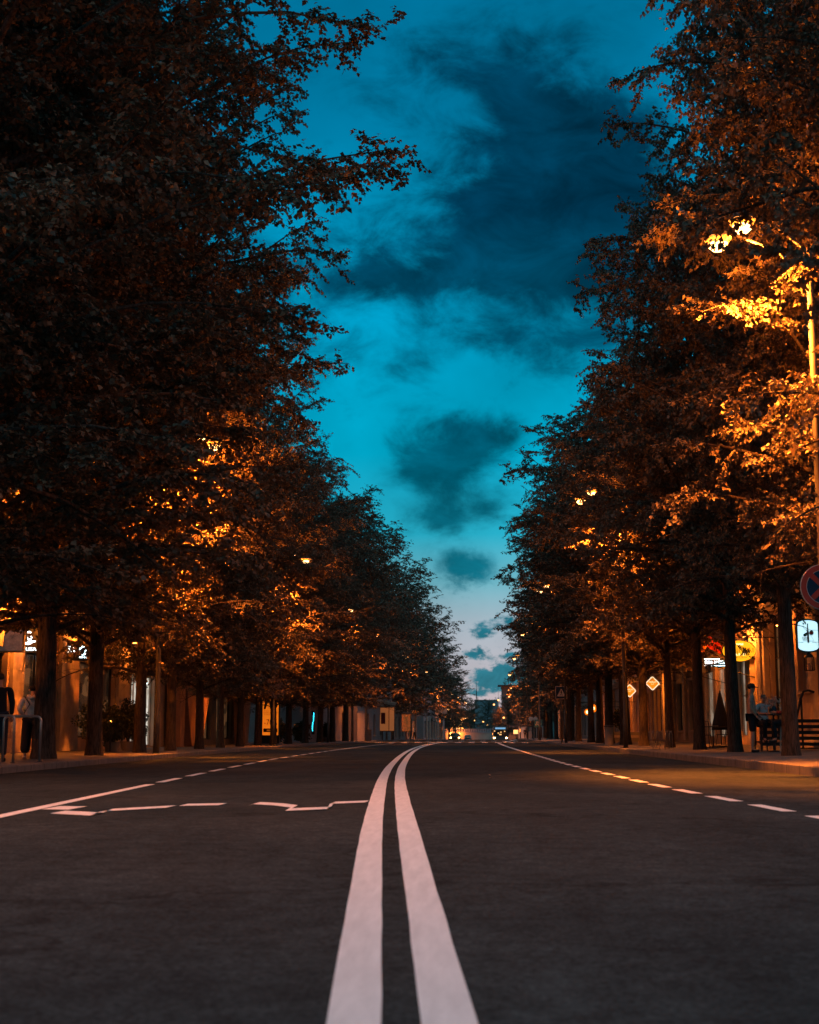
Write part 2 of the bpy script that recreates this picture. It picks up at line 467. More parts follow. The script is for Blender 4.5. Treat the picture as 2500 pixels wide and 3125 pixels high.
# ------------------------------------------------------------------ trees
def grow(seed, H, Rr, z0=2.6, nl=60, leaf=.104, gap=.030, twig_gap=.205, lean=(0, 0), tr=.235, env=None, far=False, zmin=3.0):
    """a linden: returns wood MB (trunk + limbs + twigs) and leaf arrays (base, axis, side, size)"""
    rn = random.Random(seed); nr = np.random.RandomState(seed)
    wood = MB()
    th = H * .93
    ax = rn.uniform(0, 6.28); wob = rn.uniform(.15, .4)
    def trunk_at(z):
        t = max(0, z) / H
        return Vector((lean[0] * t + wob * math.sin(t * 5 + ax) * t, lean[1] * t + wob * math.cos(t * 4 + ax) * t, z))
    def tr_r(z):
        t = z / H
        return tr * ((1 - t) ** .85) + .02 + .07 * math.exp(-z / .22)
    zs = [-.1, .05, .2, .45, .9, 1.6, 2.4, 3.4, 4.6] + [4.6 + (th - 4.6) * i / 9 for i in range(1, 10)]
    wood.tube([trunk_at(z) for z in zs], [tr_r(max(z, 0)) for z in zs], 12)
    env = env or ([0, .12, .3, .5, .72, .88, 1], [.60, .92, 1.0, 1.0, .90, .68, .22])
    B = []; A = []; S = []
    def leaves_along(P, D, L, droop):
        n = max(2, int(L / gap))
        t = (np.arange(n) + nr.rand(n)) / n
        pts = P + np.outer(t * L, D); pts[:, 2] -= droop * (t * L) ** 2
        side = np.cross(D, [0, 0, 1.]); side /= (np.linalg.norm(side) + 1e-6)
        sg = np.where(np.arange(n) % 2 == 0, 1., -1.)
        axis = D * .55 + side * sg[:, None] * .8 + nr.randn(n, 3) * .33 + np.array([0, 0, -.38])
        B.append(pts + nr.randn(n, 3) * .025); A.append(axis)
    nseg = 9
    for i in range(nl):
        f = (i + rn.random() * .8) / nl
        z = z0 + (H * .96 - z0) * f ** .92
        t = (z - z0) / (H - z0)
        Lm = Rr * float(np.interp(t, env[0], env[1])) * rn.uniform(.74, 1.06) * (1 + .13 * math.sin(i * 2.39996 * 3 + seed + z * .9))
        Lm = min(Lm, Rr * 1.0)
        az = i * 2.39996 + rn.uniform(-.4, .4)
        el = R(14 + 46 * t + rn.uniform(-14, 22))
        start = trunk_at(z - Lm * math.sin(el) * .35 if z > 4 else z)
        if start.z < 2.3: start = trunk_at(2.3 + rn.random() * .6)
        pts = [start]; d = Vector((math.cos(az) * math.cos(el), math.sin(az) * math.cos(el), math.sin(el)))
        seg = Lm / nseg / max(.75, math.cos(el))
        for k in range(nseg):
            pts.append(pts[-1] + d * seg)
            d = (d + Vector((rn.uniform(-.12, .12), rn.uniform(-.12, .12), -rn.choice((.02, .07, .11, .15)) + rn.uniform(-.05, .05)))).normalized()
        r0 = .018 + .011 * Lm
        wood.tube(pts, [r0 * (1 - .9 * k / nseg) for k in range(nseg + 1)], 5 if not far else 3, cap=False)
        tot = seg * nseg; s = .14 * tot; sg = 1
        while s < tot:
            k = min(nseg - 1, int(s / seg)); q = s / seg - k
            P = pts[k].lerp(pts[k + 1], q); ld = (pts[k + 1] - pts[k]).normalized()
            u = s / tot
            ang = sg * R(rn.uniform(38, 80)); sg = -sg
            hd = Vector((ld.x * math.cos(ang) - ld.y * math.sin(ang), ld.x * math.sin(ang) + ld.y * math.cos(ang), rn.uniform(-.62, .5))).normalized()
            tl = rn.uniform(.55, 1.45) * (1.10 - .50 * u) * (.78 + Rr * .05)
            Pn = np.array(P); D = np.array(hd); dr = rn.uniform(.05, .28)
            if not far: wood.tube([P, P + hd * tl * .5 - Vector((0, 0, dr * (tl * .5) ** 2)), P + hd * tl - Vector((0, 0, dr * tl * tl))], [.008, .006, .003], 3, cap=False)
            leaves_along(Pn, D, tl, dr)
            for w in range(3):
                tt = rn.uniform(.2, .9) * tl; a2 = rn.choice((-1, 1)) * R(rn.uniform(35, 75))
                D2 = np.array([D[0] * math.cos(a2) - D[1] * math.sin(a2), D[0] * math.sin(a2) + D[1] * math.cos(a2), D[2] + rn.uniform(-.5, .3)])
                P2 = Pn + D * tt; P2[2] -= dr * tt * tt
                leaves_along(P2, D2, rn.uniform(.25, .55), .2)
            s += twig_gap * rn.uniform(.7, 1.3) * (2.6 if math.sin(u * 11 + i * 1.7) > .55 else .88)
        leaves_along(np.array(pts[-2]), np.array(ld), seg * 1.2, .1)
    B = np.concatenate(B); A = np.concatenate(A)
    kp = B[:, 2] > zmin + .35 * np.sin(B[:, 0] * 2.1 + seed) * np.cos(B[:, 1] * 1.7); B = B[kp]; A = A[kp]
    A /= np.linalg.norm(A, axis=1)[:, None]
    n = len(B); up = np.array([0, 0, 1.]) + nr.randn(n, 3) * .45
    S = np.cross(A, up); S /= (np.linalg.norm(S, axis=1)[:, None] + 1e-6)
    sz = leaf * (nr.rand(n) * .6 + .68)
    return wood, B, A, S, sz

def leaf_mesh(name, B, A, S, sz, m):
    """heart-shaped leaves: a kite of two triangles folded along the midrib"""
    n = len(B); N = np.cross(S, A)
    s = sz[:, None]
    v = np.empty((n, 4, 3), np.float32)
    v[:, 0] = B
    v[:, 1] = B + A * s * .38 + S * s * .46 + N * s * .10
    v[:, 2] = B + A * s * 1.05 - N * s * .06
    v[:, 3] = B + A * s * .38 - S * s * .46 + N * s * .10
    me = bpy.data.meshes.new(name)
    me.vertices.add(n * 4); me.vertices.foreach_set('co', v.reshape(-1))
    base = (np.arange(n) * 4)[:, None]
    idx = (base + np.array([0, 1, 2, 0, 2, 3])).reshape(-1).astype(np.int32)
    me.loops.add(len(idx)); me.loops.foreach_set('vertex_index', idx)
    me.polygons.add(n * 2); me.polygons.foreach_set('loop_start', np.arange(0, n * 6, 3, dtype=np.int32))
    me.polygons.foreach_set('loop_total', np.full(n * 2, 3, np.int32))
    me.update(calc_edges=True); me.materials.append(m)
    return me

SPECIES = []
def species(seed, **kw):
    wood, B, A, S, sz = grow(seed, **kw)
    me = wood.mesh('trunk', BARK, smooth=True)
    print('leaves', len(B)); SPECIES.append(dict(wood=me, B=B, A=A, S=S, sz=sz, crown=None)); return len(SPECIES) - 1
# big left-hand lindens, slimmer right-hand ones, coarse far ones
LENV = ([0, .12, .3, .5, .72, .88, 1], [.50, .74, .86, 1.0, .96, .72, .25])
LN = [species(11, env=LENV, H=19.5, Rr=7.2, nl=96, z0=2.5), species(23, env=LENV, H=18.8, Rr=6.8, nl=92, z0=2.4), species(37, env=LENV, H=20.2, Rr=7.0, nl=96, z0=2.7)]
RN = [species(41, H=18.0, Rr=5.6, nl=88, z0=3.6, zmin=4.0), species(53, H=17.0, Rr=5.4, nl=86, z0=3.3, zmin=3.8)]
FN = [species(61, H=18.5, Rr=5.8, nl=72, z0=2.6, leaf=.19, gap=.10, twig_gap=.34, far=True), species(67, H=17, Rr=5.4, nl=68, z0=2.6, leaf=.19, gap=.10, twig_gap=.34, far=True)]

def plant(k, x, y, z, rz, s, label, group, sz=None, name='linden_tree'):
    if sz is None: sz = s
    sp = SPECIES[k]
    root = empty(name, (x, y, z), label, 'tree', group, rz)
    root.scale = (s, s, sz)
    link('trunk', sp['wood'], root)
    M = Matrix.Translation((x, y, z)) @ Matrix.Rotation(rz, 4, 'Z') @ Matrix.Diagonal((s, s, sz, 1))
    Mi = M.inverted(); hit = np.zeros(len(sp['B']), bool)
    for h in ALLHEADS:
        if abs(h.y - y) > 9: continue
        hl = np.array(Mi @ h)
        # the city keeps the crowns clipped round each lantern and below it towards the street
        d = sp['B'] - hl
        hit |= (d[:, 0] ** 2 + d[:, 1] ** 2 + (d[:, 2]) ** 2) * s * s < PRUNE ** 2
    if hit.any():
        k2 = ~hit; me = leaf_mesh('crown', sp['B'][k2], sp['A'][k2], sp['S'][k2], sp['sz'][k2], LEAF)
    else:
        if sp['crown'] is None: sp['crown'] = leaf_mesh('crown', sp['B'], sp['A'], sp['S'], sp['sz'], LEAF)
        me = sp['crown']
    link('crown', me, root)
    return root
PRUNE = 1.0
rt = random.Random(8)
ORD = ['first', 'second', 'third', 'fourth', 'fifth', 'sixth', 'seventh', 'eighth', 'ninth', 'tenth', 'eleventh', 'twelfth', 'thirteenth', 'fourteenth', 'fifteenth', 'sixteenth', 'seventeenth', 'eighteenth', 'nineteenth', 'twentieth', 'twentyfirst', 'twentysecond', 'twentythird']
for i, (y, w, h) in enumerate(((22.4, .97, 1.0), (27.8, 1.0, 1.02), (33.2, 1.0, 1.04), (38.4, .84, 1.04), (44.6, .74, .92), (50, .70, .88), (56.1, .66, .84), (61.6, .64, .80), (67.5, .66, .80), (73.7, .70, .78), (80, .74, .80), (87, .82, .80), (95.9, .84, .82), (104.8, .90, .90), (113.7, .94, .95))):
    x = LT(y) - .05
    lab = 'big dark linden, %s visible trunk of the left row' % ORD[max(0, i - 2)]
    if i == 0: lab = 'near linden with trunk beyond the left edge, crown filling the upper left corner'
    if i == 1: lab = 'linden just outside the left edge, leaning limb over the pavement'
    plant(LN[i % 3], x, y, GL(x, y), rt.uniform(0, 6.28), w, lab, 'lindens along the left pavement', h)
for i, y in enumerate((124.4, 139.3, 150, 161.8, 172, 183, 196, 212, 237, 253, 275, 300, 330, 365)):
    x = LT(y) - .1; w = 1.05 if y < 140 else 1.30 if y < 260 else 1.05
    plant(FN[i % 2], x, y, GL(x, y), rt.uniform(0, 6.28), w, 'distant left row linden, %s beyond the left crossing sign' % ORD[i], 'lindens along the left pavement', 1.08 if y < 260 else .85)
for i, (y, w, h) in enumerate(((20.6, .70, .98), (27.5, .72, 1.0), (33.9, .76, 1.05), (41.1, .76, .98), (47.5, .74, 1.02), (54.7, .70, .90), (63.1, .80, .86), (70.6, 1.02, .96), (79, .98, 1.0), (84.9, .90, 1.0), (91.3, .86, .98), (102.5, .84, 1.05), (112, .82, 1.0))):
    x = 7.35
    lab = 'dark straight linden, %s trunk from the right edge on the right pavement' % ORD[max(0, i - 2)]
    if i == 0: lab = 'nearest right linden with trunk outside the picture, leaves in front of the big lamp'
    if i == 1: lab = 'linden beyond the right edge, crown glowing behind the big lamp'
    plant(RN[i % 2], x, y, GR(x, y), rt.uniform(0, 6.28), w, lab, 'lindens along the right pavement', h)
for i, y in enumerate((124, 140, 152, 165, 178, 192, 208, 226, 246, 270, 300)):
    x = RK(y) + (2.7 if y < 180 else 3.6); w = .86 if y < 180 else .82
    plant(FN[(i + 1) % 2], x, y, GR(x, y), rt.uniform(0, 6.28), w, 'distant right row linden, %s beyond the right crossing sign' % ORD[i], 'lindens along the right pavement', 1.05 if y < 230 else .9)

# ------------------------------------------------------------------ street lamp objects
STEEL = mat('galvanised_steel', (.055, .055, .055), .6, .4, var=.15)
GLOW = mat('lantern_halo_glow', (1, .6, .3), .4, emit=(1, .27, .02), es=1.8)  # orange shell colour imitates the halo round the hot core
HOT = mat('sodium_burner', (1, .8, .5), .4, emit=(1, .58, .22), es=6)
def lamp_post(i, L):
    x, y, z, s, h, pw = L
    hd = heads(L)
    side = 'left' if s > 0 else 'right'
    root = empty('street_lamp', (x, y, z), 'grey steel lamp post with two glowing orange lanterns, %s along the %s kerb' % (ORD[i], side), 'street lamp', 'sodium street lamps')
    top = hd[1].z - z - .55
    p = MB(); p.tube([(0, 0, 0), (0, 0, .02)], [.13, .13], 12); p.tube([(0, 0, .02), (0, 0, 1.1), (0, 0, 1.15), (0, 0, top * .6), (0, 0, top)], [.095, .095, .075, .066, .055], 12)
    p.build('post', STEEL, root, smooth=True)
    a = MB(); e1 = hd[0] - Vector((x, y, z)); e0 = hd[1] - Vector((x, y, z))
    a.tube([(0, 0, top - .3), (s * .12, 0, top + .05), (s * .55, 0, top + .42), (s * (abs(e0.x) + .2), 0, e0.z + .12)], .03, 8)
    a.tube([(0, 0, top - .8), (s * .5, 0, top - .05), (s * (abs(e1.x) - .15), 0, e1.z + .12)], .025, 8)
    a.build('arm', STEEL, root, smooth=True)
    for e in (e1, e0):
        c = MB(); c.lathe([(.03, .17), (.10, .135), (.17, .09), (.205, .03), (.21, 0)][::-1], (e.x, e.y, e.z), 20)
        ho = c.build('lantern', STEEL, root, smooth=True)
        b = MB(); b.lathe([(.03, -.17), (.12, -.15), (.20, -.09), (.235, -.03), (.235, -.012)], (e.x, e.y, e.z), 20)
        b.build('halo_shell', GLOW, ho, smooth=True)
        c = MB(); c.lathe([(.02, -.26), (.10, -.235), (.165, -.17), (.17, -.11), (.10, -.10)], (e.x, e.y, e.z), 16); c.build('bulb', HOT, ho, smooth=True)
        if -20 < y < 380:
            for kind_, share in (('SPOT', 1.0), ('POINT', .075)):
                ld = bpy.data.lights.new('lamp_light', kind_); ld.color = SODIUM; ld.energy = POWER * pw * share; ld.shadow_soft_size = .16
                if kind_ == 'SPOT': ld.spot_size = R(122); ld.spot_blend = .55
                lo = bpy.data.objects.new('lamp_light', ld); COL.objects.link(lo); lo.parent = root; lo.location = (e.x, e.y, e.z - .44)
                if kind_ == 'SPOT' and 20 < y < 100: lo.rotation_euler = (0, R(s * 35), 0)   # aim turned outward by hand, keeping the road dark and lighting the crowns
POWER = 2600
nl_ = 0; nr_ = 0
for L in LAMPS:
    if L[3] > 0: lamp_post(nl_, L); nl_ += 1
    else: lamp_post(nr_, L); nr_ += 1

# ------------------------------------------------------------------ buildings
PL_L = mat('warm_stucco', (.36, .27, .20), .9, var=.22, vscale=1.2, bump=.25, bscale=25)
PL_D = mat('grey_stucco', (.20, .19, .18), .9, var=.25, vscale=.8, bump=.2, bscale=25)
PL_W = mat('pale_render', (.24, .22, .22), .9, var=.15, vscale=.7)
STONE = mat('cornice_stone', (.40, .34, .27), .85, var=.2, vscale=3)
FRAME = mat('window_frame_paint', (.30, .26, .22), .6)
DARKF = mat('dark_metal', (.025, .025, .028), .5, .3)
GLASS = mat('dark_window_glass', (.012, .014, .018), .08, spec=.6)
CURT = mat('pale_curtain', (.35, .30, .26), .9, var=.3, vscale=6)
def interior(name, c1, c2, es, sc=1.6):
    m = bpy.data.materials.new(name); m.use_nodes = True
    g = G(m.node_tree); b = g.n['Principled BSDF']; b.inputs['Base Color'].default_value = (.05, .05, .05, 1); b.inputs['Roughness'].default_value = .2
    co = g.node('ShaderNodeTexCoord').outputs['Object']
    v = g.node('ShaderNodeTexVoronoi'); v.distance = 'CHEBYCHEV'; v.inputs['Scale'].default_value = sc; g.put(v.inputs['Vector'], g.v('MULTIPLY', co, (1, 0, 1.6)))
    f = g.m('ADD', g.m('MULTIPLY', g.sep(v.outputs['Color'])[0], .7), g.m('MULTIPLY', g.noise(co, 3, 4), .4))
    g.l.new(g.ramp(f, [(.25, c1), (.8, c2)]), b.inputs['Emission Color']); b.inputs['Emission Strength'].default_value = es
    return m
INT_W = interior('lit_shop_interior', (.45, .38, .28), (1, .93, .80), .75, 2.5)
INT_D = interior('dim_interior', (.01, .008, .006), (.30, .13, .05), .35)
INT_P = interior('pale_lit_doorway', (.25, .17, .11), (.50, .38, .28), .55)

class Building:
    """facade in local XZ (x along the street front, outward = -y); openings leave real holes in the wall"""
    def __init__(s, p0, p1, zb, h, depth, wm, label, name='building', cat='building', group='buildings along the street'):
        d = Vector(p1) - Vector(p0); s.L = d.length
        s.root = empty(name, (p0[0], p0[1], zb), label, cat, group, math.atan2(d.y, d.x))
        s.h = h; s.depth = depth; s.wm = wm; s.op = []
    def opening(s, x0, x1, z0, z1, pane=None, bars=(1, 1), inset=.22, fr=.06, sill=True, kind='window', fm=None):
        s.op.append((x0, x1, z0, z1))
        f = MB(); y0, y1 = inset - .05, inset + .03
        f.box(x0, x0 + fr, y0, y1, z0, z1); f.box(x1 - fr, x1, y0, y1, z0, z1); f.box(x0 + fr, x1 - fr, y0, y1, z0, z0 + fr); f.box(x0 + fr, x1 - fr, y0, y1, z1 - fr, z1)
        nx, nz = bars
        for i in range(1, nx):
            x = x0 + (x1 - x0) * i / nx; f.box(x - fr * .4, x + fr * .4, y0 + .01, y1 - .01, z0 + fr, z1 - fr)
        for i in range(1, nz):
            z = z0 + (z1 - z0) * i / nz; f.box(x0 + fr, x1 - fr, y0 + .015, y1 - .015, z - fr * .35, z + fr * .35)
        w = f.build(kind, fm or FRAME, s.root)
        MB().box(x0 + fr * .5, x1 - fr * .5, inset + .032, inset + .05, z0 + fr * .5, z1 - fr * .5).build('pane', pane or GLASS, w)
        if sill: MB().box(x0 - .12, x1 + .12, -.10, inset - .06, z0 - .10, z0 - .002).build('sill', STONE, w, bevel=.01)
    def finish(s):
        xs = sorted({0, s.L} | {v for o in s.op for v in o[:2]}); zs = sorted({-.3, s.h} | {v for o in s.op for v in o[2:]})
        m = MB()
        for i in range(len(xs) - 1):
            for k in range(len(zs) - 1):
                cx, cz = (xs[i] + xs[i + 1]) / 2, (zs[k] + zs[k + 1]) / 2
                if any(o[0] < cx < o[1] and o[2] < cz < o[3] for o in s.op): continue
                m.add([(xs[i], 0, zs[k]), (xs[i + 1], 0, zs[k]), (xs[i + 1], 0, zs[k + 1]), (xs[i], 0, zs[k + 1])], [(0, 1, 2, 3)])
        for a, b, c, d in s.op:
            q = .3
            m.add([(a, 0, c), (a, 0, d), (a, q, d), (a, q, c)], [(0, 1, 2, 3)]); m.add([(b, 0, c), (b, q, c), (b, q, d), (b, 0, d)], [(0, 1, 2, 3)])
            m.add([(a, 0, d), (b, 0, d), (b, q, d), (a, q, d)], [(0, 1, 2, 3)]); m.add([(a, 0, c), (a, q, c), (b, q, c), (b, 0, c)], [(0, 1, 2, 3)])
        L, D, H = s.L, s.depth, s.h
        m.add([(0, 0, -.3), (0, 0, H), (0, D, H), (0, D, -.3)], [(0, 1, 2, 3)]); m.add([(L, 0, -.3), (L, D, -.3), (L, D, H), (L, 0, H)], [(0, 1, 2, 3)])
        m.add([(0, D, -.3), (0, D, H), (L, D, H), (L, D, -.3)], [(0, 1, 2, 3)])
        me = bpy.data.meshes.new('wall'); me.from_pydata(m.v, [], m.f); me.materials.append(s.wm)
        link('wall', me, s.root)
        MB().box(-.15, L + .15, -.25, D + .1, H, H + .25).build('roof', PL_D, s.root)
    def band(s, z0, z1, out=.15, name='cornice', m=None, x0=None, x1=None):
        b = MB(); x0 = -.02 if x0 is None else x0; x1 = s.L + .02 if x1 is None else x1
        h = z1 - z0
        b.box(x0, x1, -out * .5, -.002, z0, z0 + h * .45); b.box(x0, x1, -out * .8, -.002, z0 + h * .45, z0 + h * .75); b.box(x0, x1, -out, -.002, z0 + h * .75, z1)
        return b.build(name, m or STONE, s.root)
    def pier(s, x0, x1, z0, z1, out=.12, m=None, name='pilaster', joints=0.62):
        b = MB(); z = z0
        while z < z1 - .01:     # coursed blocks with open joints
            t = min(z1, z + joints); b.box(x0, x1, -out, -.002, z + .008, t - .008); z = t
        b.box(x0 + .01, x1 - .01, -out + .015, -.001, z0, z1)
        return b.build(name, m or STONE, s.root, bevel=.006)

# left building with the music shop: facade at x = -14 from y = 30 to 64
BL = Building((-14, 30), (-14, 64.3), .126, 15, 12, PL_L, 'orange lit stucco building with shops at far left behind the pavement')
Y = lambda y: y - 30
for a, b, pane in ((31.5, 35.6, INT_D), (36.6, 42.3, INT_D), (43.7, 47.5, INT_D), (50.0, 55.3, INT_D)):
    BL.opening(Y(a), Y(b), .45, 3.15, pane, (2, 1), sill=False, kind='shop_window', fm=DARKF)
BL.opening(Y(57.6), Y(62.2), .06, 3.05, INT_W, (3, 1), sill=False, kind='shop_door')
for a, b in ((35.6, 36.6), (42.5, 43.6), (47.6, 49.8), (55.4, 57.5), (62.3, 63.3)):
    BL.pier(Y(a), Y(b), 0, 4.75)
BL.band(4.78, 5.2, .5); BL.band(3.9, 4.02, .06, 'string_course'); BL.band(14.3, 15, .55)
for fl in (6.1, 9.6, 12.0):
    for c in (33, 38.5, 44.9, 50.5, 56, 61):
        BL.opening(Y(c) - .65, Y(c) + .65, fl, fl + (2.1 if fl < 12 else 1.5), CURT if (int(c) % 3 == 0) else GLASS, (2, 2))
        if fl < 12: BL.pier(Y(c) - .95, Y(c) - .72, fl, fl + 2.3, .07, name='window_surround', joints=9); BL.pier(Y(c) + .72, Y(c) + .95, fl, fl + 2.3, .07, name='window_surround', joints=9); BL.band(fl + 2.32, fl + 2.55, .2, 'window_hood', x0=Y(c) - 1.05, x1=Y(c) + 1.05)
BL.finish()
WHITE_E = mat('cool_white_letters', (.8, .9, 1), .4, emit=(.62, .93, 1.0), es=5)
WHITE_S = mat('cool_white_face', (.8, .9, 1), .4, emit=(.55, .90, 1.0), es=1.15)
BLACKP = mat('black_panel', (.008, .012, .016), .4)
def ring(mb, cx, cz, r0, r1, y0, y1, n=28, a0=0., a1=360.):
    for i in range(n):
        t0 = R(a0 + (a1 - a0) * i / n); t1 = R(a0 + (a1 - a0) * (i + 1) / n)
        mb.prism([(cx + r0 * math.cos(t0), cz + r0 * math.sin(t0)), (cx + r1 * math.cos(t0), cz + r1 * math.sin(t0)), (cx + r1 * math.cos(t1), cz + r1 * math.sin(t1)), (cx + r0 * math.cos(t1), cz + r0 * math.sin(t1))], y0, y1)
    return mb
def disc(mb, cx, cz, rx, rz, y0, y1, n=36):
    return mb.prism([(cx + rx * math.cos(2 * math.pi * i / n), cz + rz * math.sin(2 * math.pi * i / n)) for i in range(n)], y0, y1)

# the music shop signs
r_ = empty('shop_sign', (-13.72, 43.4, 3.3), 'black projecting sign with glowing round emblem and letters MUSA left of the thick trunk', 'sign', 'shop signs')
MB().box(-.29, .33, -.05, .05, -.12, .62).build('board', BLACKP, r_, bevel=.01)
e_ = ring(MB(), -.02, .33, .15, .21, -.066, -.052, 24, 60, 330); ring(e_, .04, .33, .04, .075, -.066, -.052, 12); e_.box(-.02, .22, -.066, -.052, .20, .235)
e_.build('emblem', WHITE_E, r_)
text('lettering', 'MUSA', .15, WHITE_E, r_, (.02, -.056, -.02), sx=1.2); MB().tube([(-.4, 0, .5), (-.29, 0, .5)], .02, 6).build('bracket', DARKF, r_)
r_ = empty('shop_sign', (-13.82, 48.3, 3.5), 'glowing white lettering MUSA with emblem just right of the thick left trunk', 'sign', 'shop signs', R(62))
MB().box(-.75, .95, -.04, .04, -.30, .36).build('board', BLACKP, r_)
text('lettering', 'MUSA', .34, WHITE_E, r_, (-.25, -.045, .05), sx=1.0)
e_ = ring(MB(), .55, .04, .12, .17, -.056, -.042, 18); e_.box(.40, .80, -.056, -.042, -.2, -.16); e_.build('emblem', WHITE_E, r_)
r_ = empty('light_box', (-13.75, 42.0, 3.1), 'grey picture light box at the left picture edge', 'sign')
MB().box(-.6, .35, -.08, .08, 0, .72).build('case', mat('grey_case', (.20, .20, .20), .6), r_, bevel=.015)
MB().box(-.55, .30, -.088, -.081, .05, .67).build('face', mat('photo_print', (.25, .26, .27), .5, var=.75, vscale=3, emit=(.5, .5, .52), es=.05), r_)
# warm pendant bulbs in the shop window, white wall lamp and flower box
for x, y, z, lab in ((-13.55, 44.3, 2.75, 'small warm bulb glowing in the shop window under the music sign'), (-13.9, 60.1, 2.85, 'small white wall lamp beside the bright shop door')):
    r_ = empty('wall_lamp', (x, y, z), lab, 'lamp')
    MB().lathe([(.02, .14), (.05, .12), (.09, .0)][::-1]).build('shade', DARKF, r_, smooth=True)
    MB().lathe([(.02, -.07), (.055, -.04), (.06, 0)]).build('bulb', mat('warm_bulb', (1, .9, .8), emit=(1, .75, .45), es=14) if y < 50 else WHITE_E, r_, smooth=True)

def blob_plant(name, loc, w, h, n, label, cat, group=None, m=None, leaf=.07, pot=None, seed=1, rows=1):
    nr = np.random.RandomState(seed); root = empty(name, loc, label, cat, group)
    if pot: MB().lathe([(pot * .7, 0), (pot * .95, pot * 1.1), (pot, pot * 1.15), (pot * .9, pot * 1.15)]).build('pot', mat('planter_concrete', (.16, .14, .12), .9), root, smooth=False)
    z0 = (pot or 0) * 1.1
    P = nr.randn(n, 3); P /= np.linalg.norm(P, axis=1)[:, None]; rr = nr.rand(n) ** .4
    lump = 1 + .25 * np.sin(P[:, 0] * 5 + seed) * np.cos(P[:, 2] * 6 + seed)
    P = P * (rr * lump)[:, None] * np.array([w / 2, w / 2, h / 2]) + np.array([0, 0, z0 + h / 2])
    A = nr.randn(n, 3); A /= np.linalg.norm(A, axis=1)[:, None]; S = np.cross(A, nr.randn(n, 3)); S /= np.linalg.norm(S, axis=1)[:, None]
    link('foliage', leaf_mesh('foliage', P, A, S, np.full(n, leaf) * (nr.rand(n) * .6 + .7), m or BUSH), root)
    st = MB()
    for k in range(5):
        a = k * 1.26; st.tube([(0, 0, z0 * .8), (math.cos(a) * w * .12, math.sin(a) * w * .12, z0 + h * .3), (math.cos(a) * w * .3, math.sin(a) * w * .3, z0 + h * .75)], [.02, .014, .006], 5)
    st.build('stems', BARK, root)
    return root
for k, (x, y, w, h, lab) in enumerate(((-12.1, 45.5, 1.3, 1.35, 'dark round shrub in a pot right behind the thick left trunk'), (-11.9, 46.8, .9, 1.1, 'low dark potted shrub beside the small orange candle'),
        (-12.2, 50.2, 1.2, 1.5, 'dark shrub filling the gap between second and third left trunks'), (-12.3, 51.6, .95, 1.25, 'smaller shrub leaning on the pier right of the second left trunk'))):
    blob_plant('potted_shrub', (x, y, .126), w, h, 2600, lab, 'shrub', 'potted shrubs of the left terrace', pot=.28, seed=k + 3)
blob_plant('flower_box', (-13.65, 45.0, 5.95), 1.2, .55, 900, 'small flower box under the first floor window at far left', 'plant', seed=9)
r_ = empty('candle_lantern', (-11.75, 46.0, 1.0), 'tiny orange candle light between the dark shrubs on the left', 'candle')
MB().lathe([(.05, 0), (.055, .02), (.045, .02)]).build('dish', DARKF, r_); MB().lathe([(.025, .02), (.045, .06), (.03, .12), (.008, .16)]).build('flame', mat('flame', (1, .5, .1), emit=(1, .36, .05), es=14), r_, smooth=True)
MB().lathe([(.16, -.87), (.03, -.84), (.025, -.03), (.12, 0)]).build('stand', DARKF, r_)

# building with splayed concrete piers beyond the bright door
BP = Building((-14.2, 64.6), (-14.0, 86), .126, 11, 10, PL_D, 'dark low building with tapering terracotta piers beyond the bright shop door')
for a in (1.2, 7.2, 13.2): BP.opening(a, a + 4.6, .3, 2.9, INT_D if a > 5 else GLASS, (3, 1), sill=False, kind='shop_window', fm=DARKF)
for fl in (5, 8):
    for c in (3, 8, 13, 18): BP.opening(c - .8, c + .8, fl, fl + 1.8, GLASS, (2, 1))
BP.band(3.3, 3.9, .5); BP.finish()
TERRA = mat('terracotta_render', (.32, .20, .14), .9, var=.2, vscale=2, bump=.2)
for a, b, c, d, z in ((1.2, 6.6, 2.6, 5.0, 2.45), (-.4, 1.0, 0, .8, 3.2), (16.5, 19.5, 17.3, 18.4, 3.3)):
    MB().prism([(c, 0), (d, 0), (b, z), (a, z)], -.9, -.30).build('tapering_pier', TERRA, BP.root, bevel=.02)
MB().prism([(1.0, 2.46), (5.2, 2.46), (5.2, 3.28), (1.0, 3.28)], -.95, -.30).build('pier_block', TERRA, BP.root, bevel=.02)

# pale buildings either side of the left crossing
BW = Building((-12.9, 108), (-11.6, 131), .126, 9, 9, PL_W, 'pale plain walled building behind trunks left of the crossing sign')
for c in (3, 8, 13, 18): BW.opening(c - .6, c + .6, 5, 6.8, GLASS, (2, 2))
BW.opening(19.5, 21.5, .05, 2.6, GLASS, (1, 1), sill=False, kind='door'); BW.band(3.6, 3.9, .3); BW.finish()
BW2 = Building((-10.9, 133.5), (-9.2, 160), .126, 10, 9, PL_W, 'pale building with stepped cornice right of the left crossing sign')
for c in (7, 12, 17, 22): BW2.opening(c - .8, c + .8, .5, 2.6, INT_D, (2, 1), kind='shop_window', fm=DARKF); BW2.opening(c - .6, c + .6, 5, 6.8, GLASS, (2, 2))
BW2.band(3.5, 4.1, .5); BW2.finish()
BW3 = Building((-10.2, 165), (-8.6, 215), .126, 11, 9, PL_D, 'dim building behind the far left trunks with posters in front')
for c in range(4, 48, 5): BW3.opening(c - 1.2, c + 1.2, .3, 2.8, INT_D if c % 2 else INT_P, (2, 1), sill=False, kind='shop_window', fm=DARKF); BW3.opening(c - .7, c + .7, 5, 7, GLASS, (2, 2))
BW3.band(3.4, 3.9, .4); BW3.finish()
BW4 = Building((-7.9, 222), (-5.5, 262), -.4, 10, 9, PL_W, 'small pale columned building at the far left end of the street')
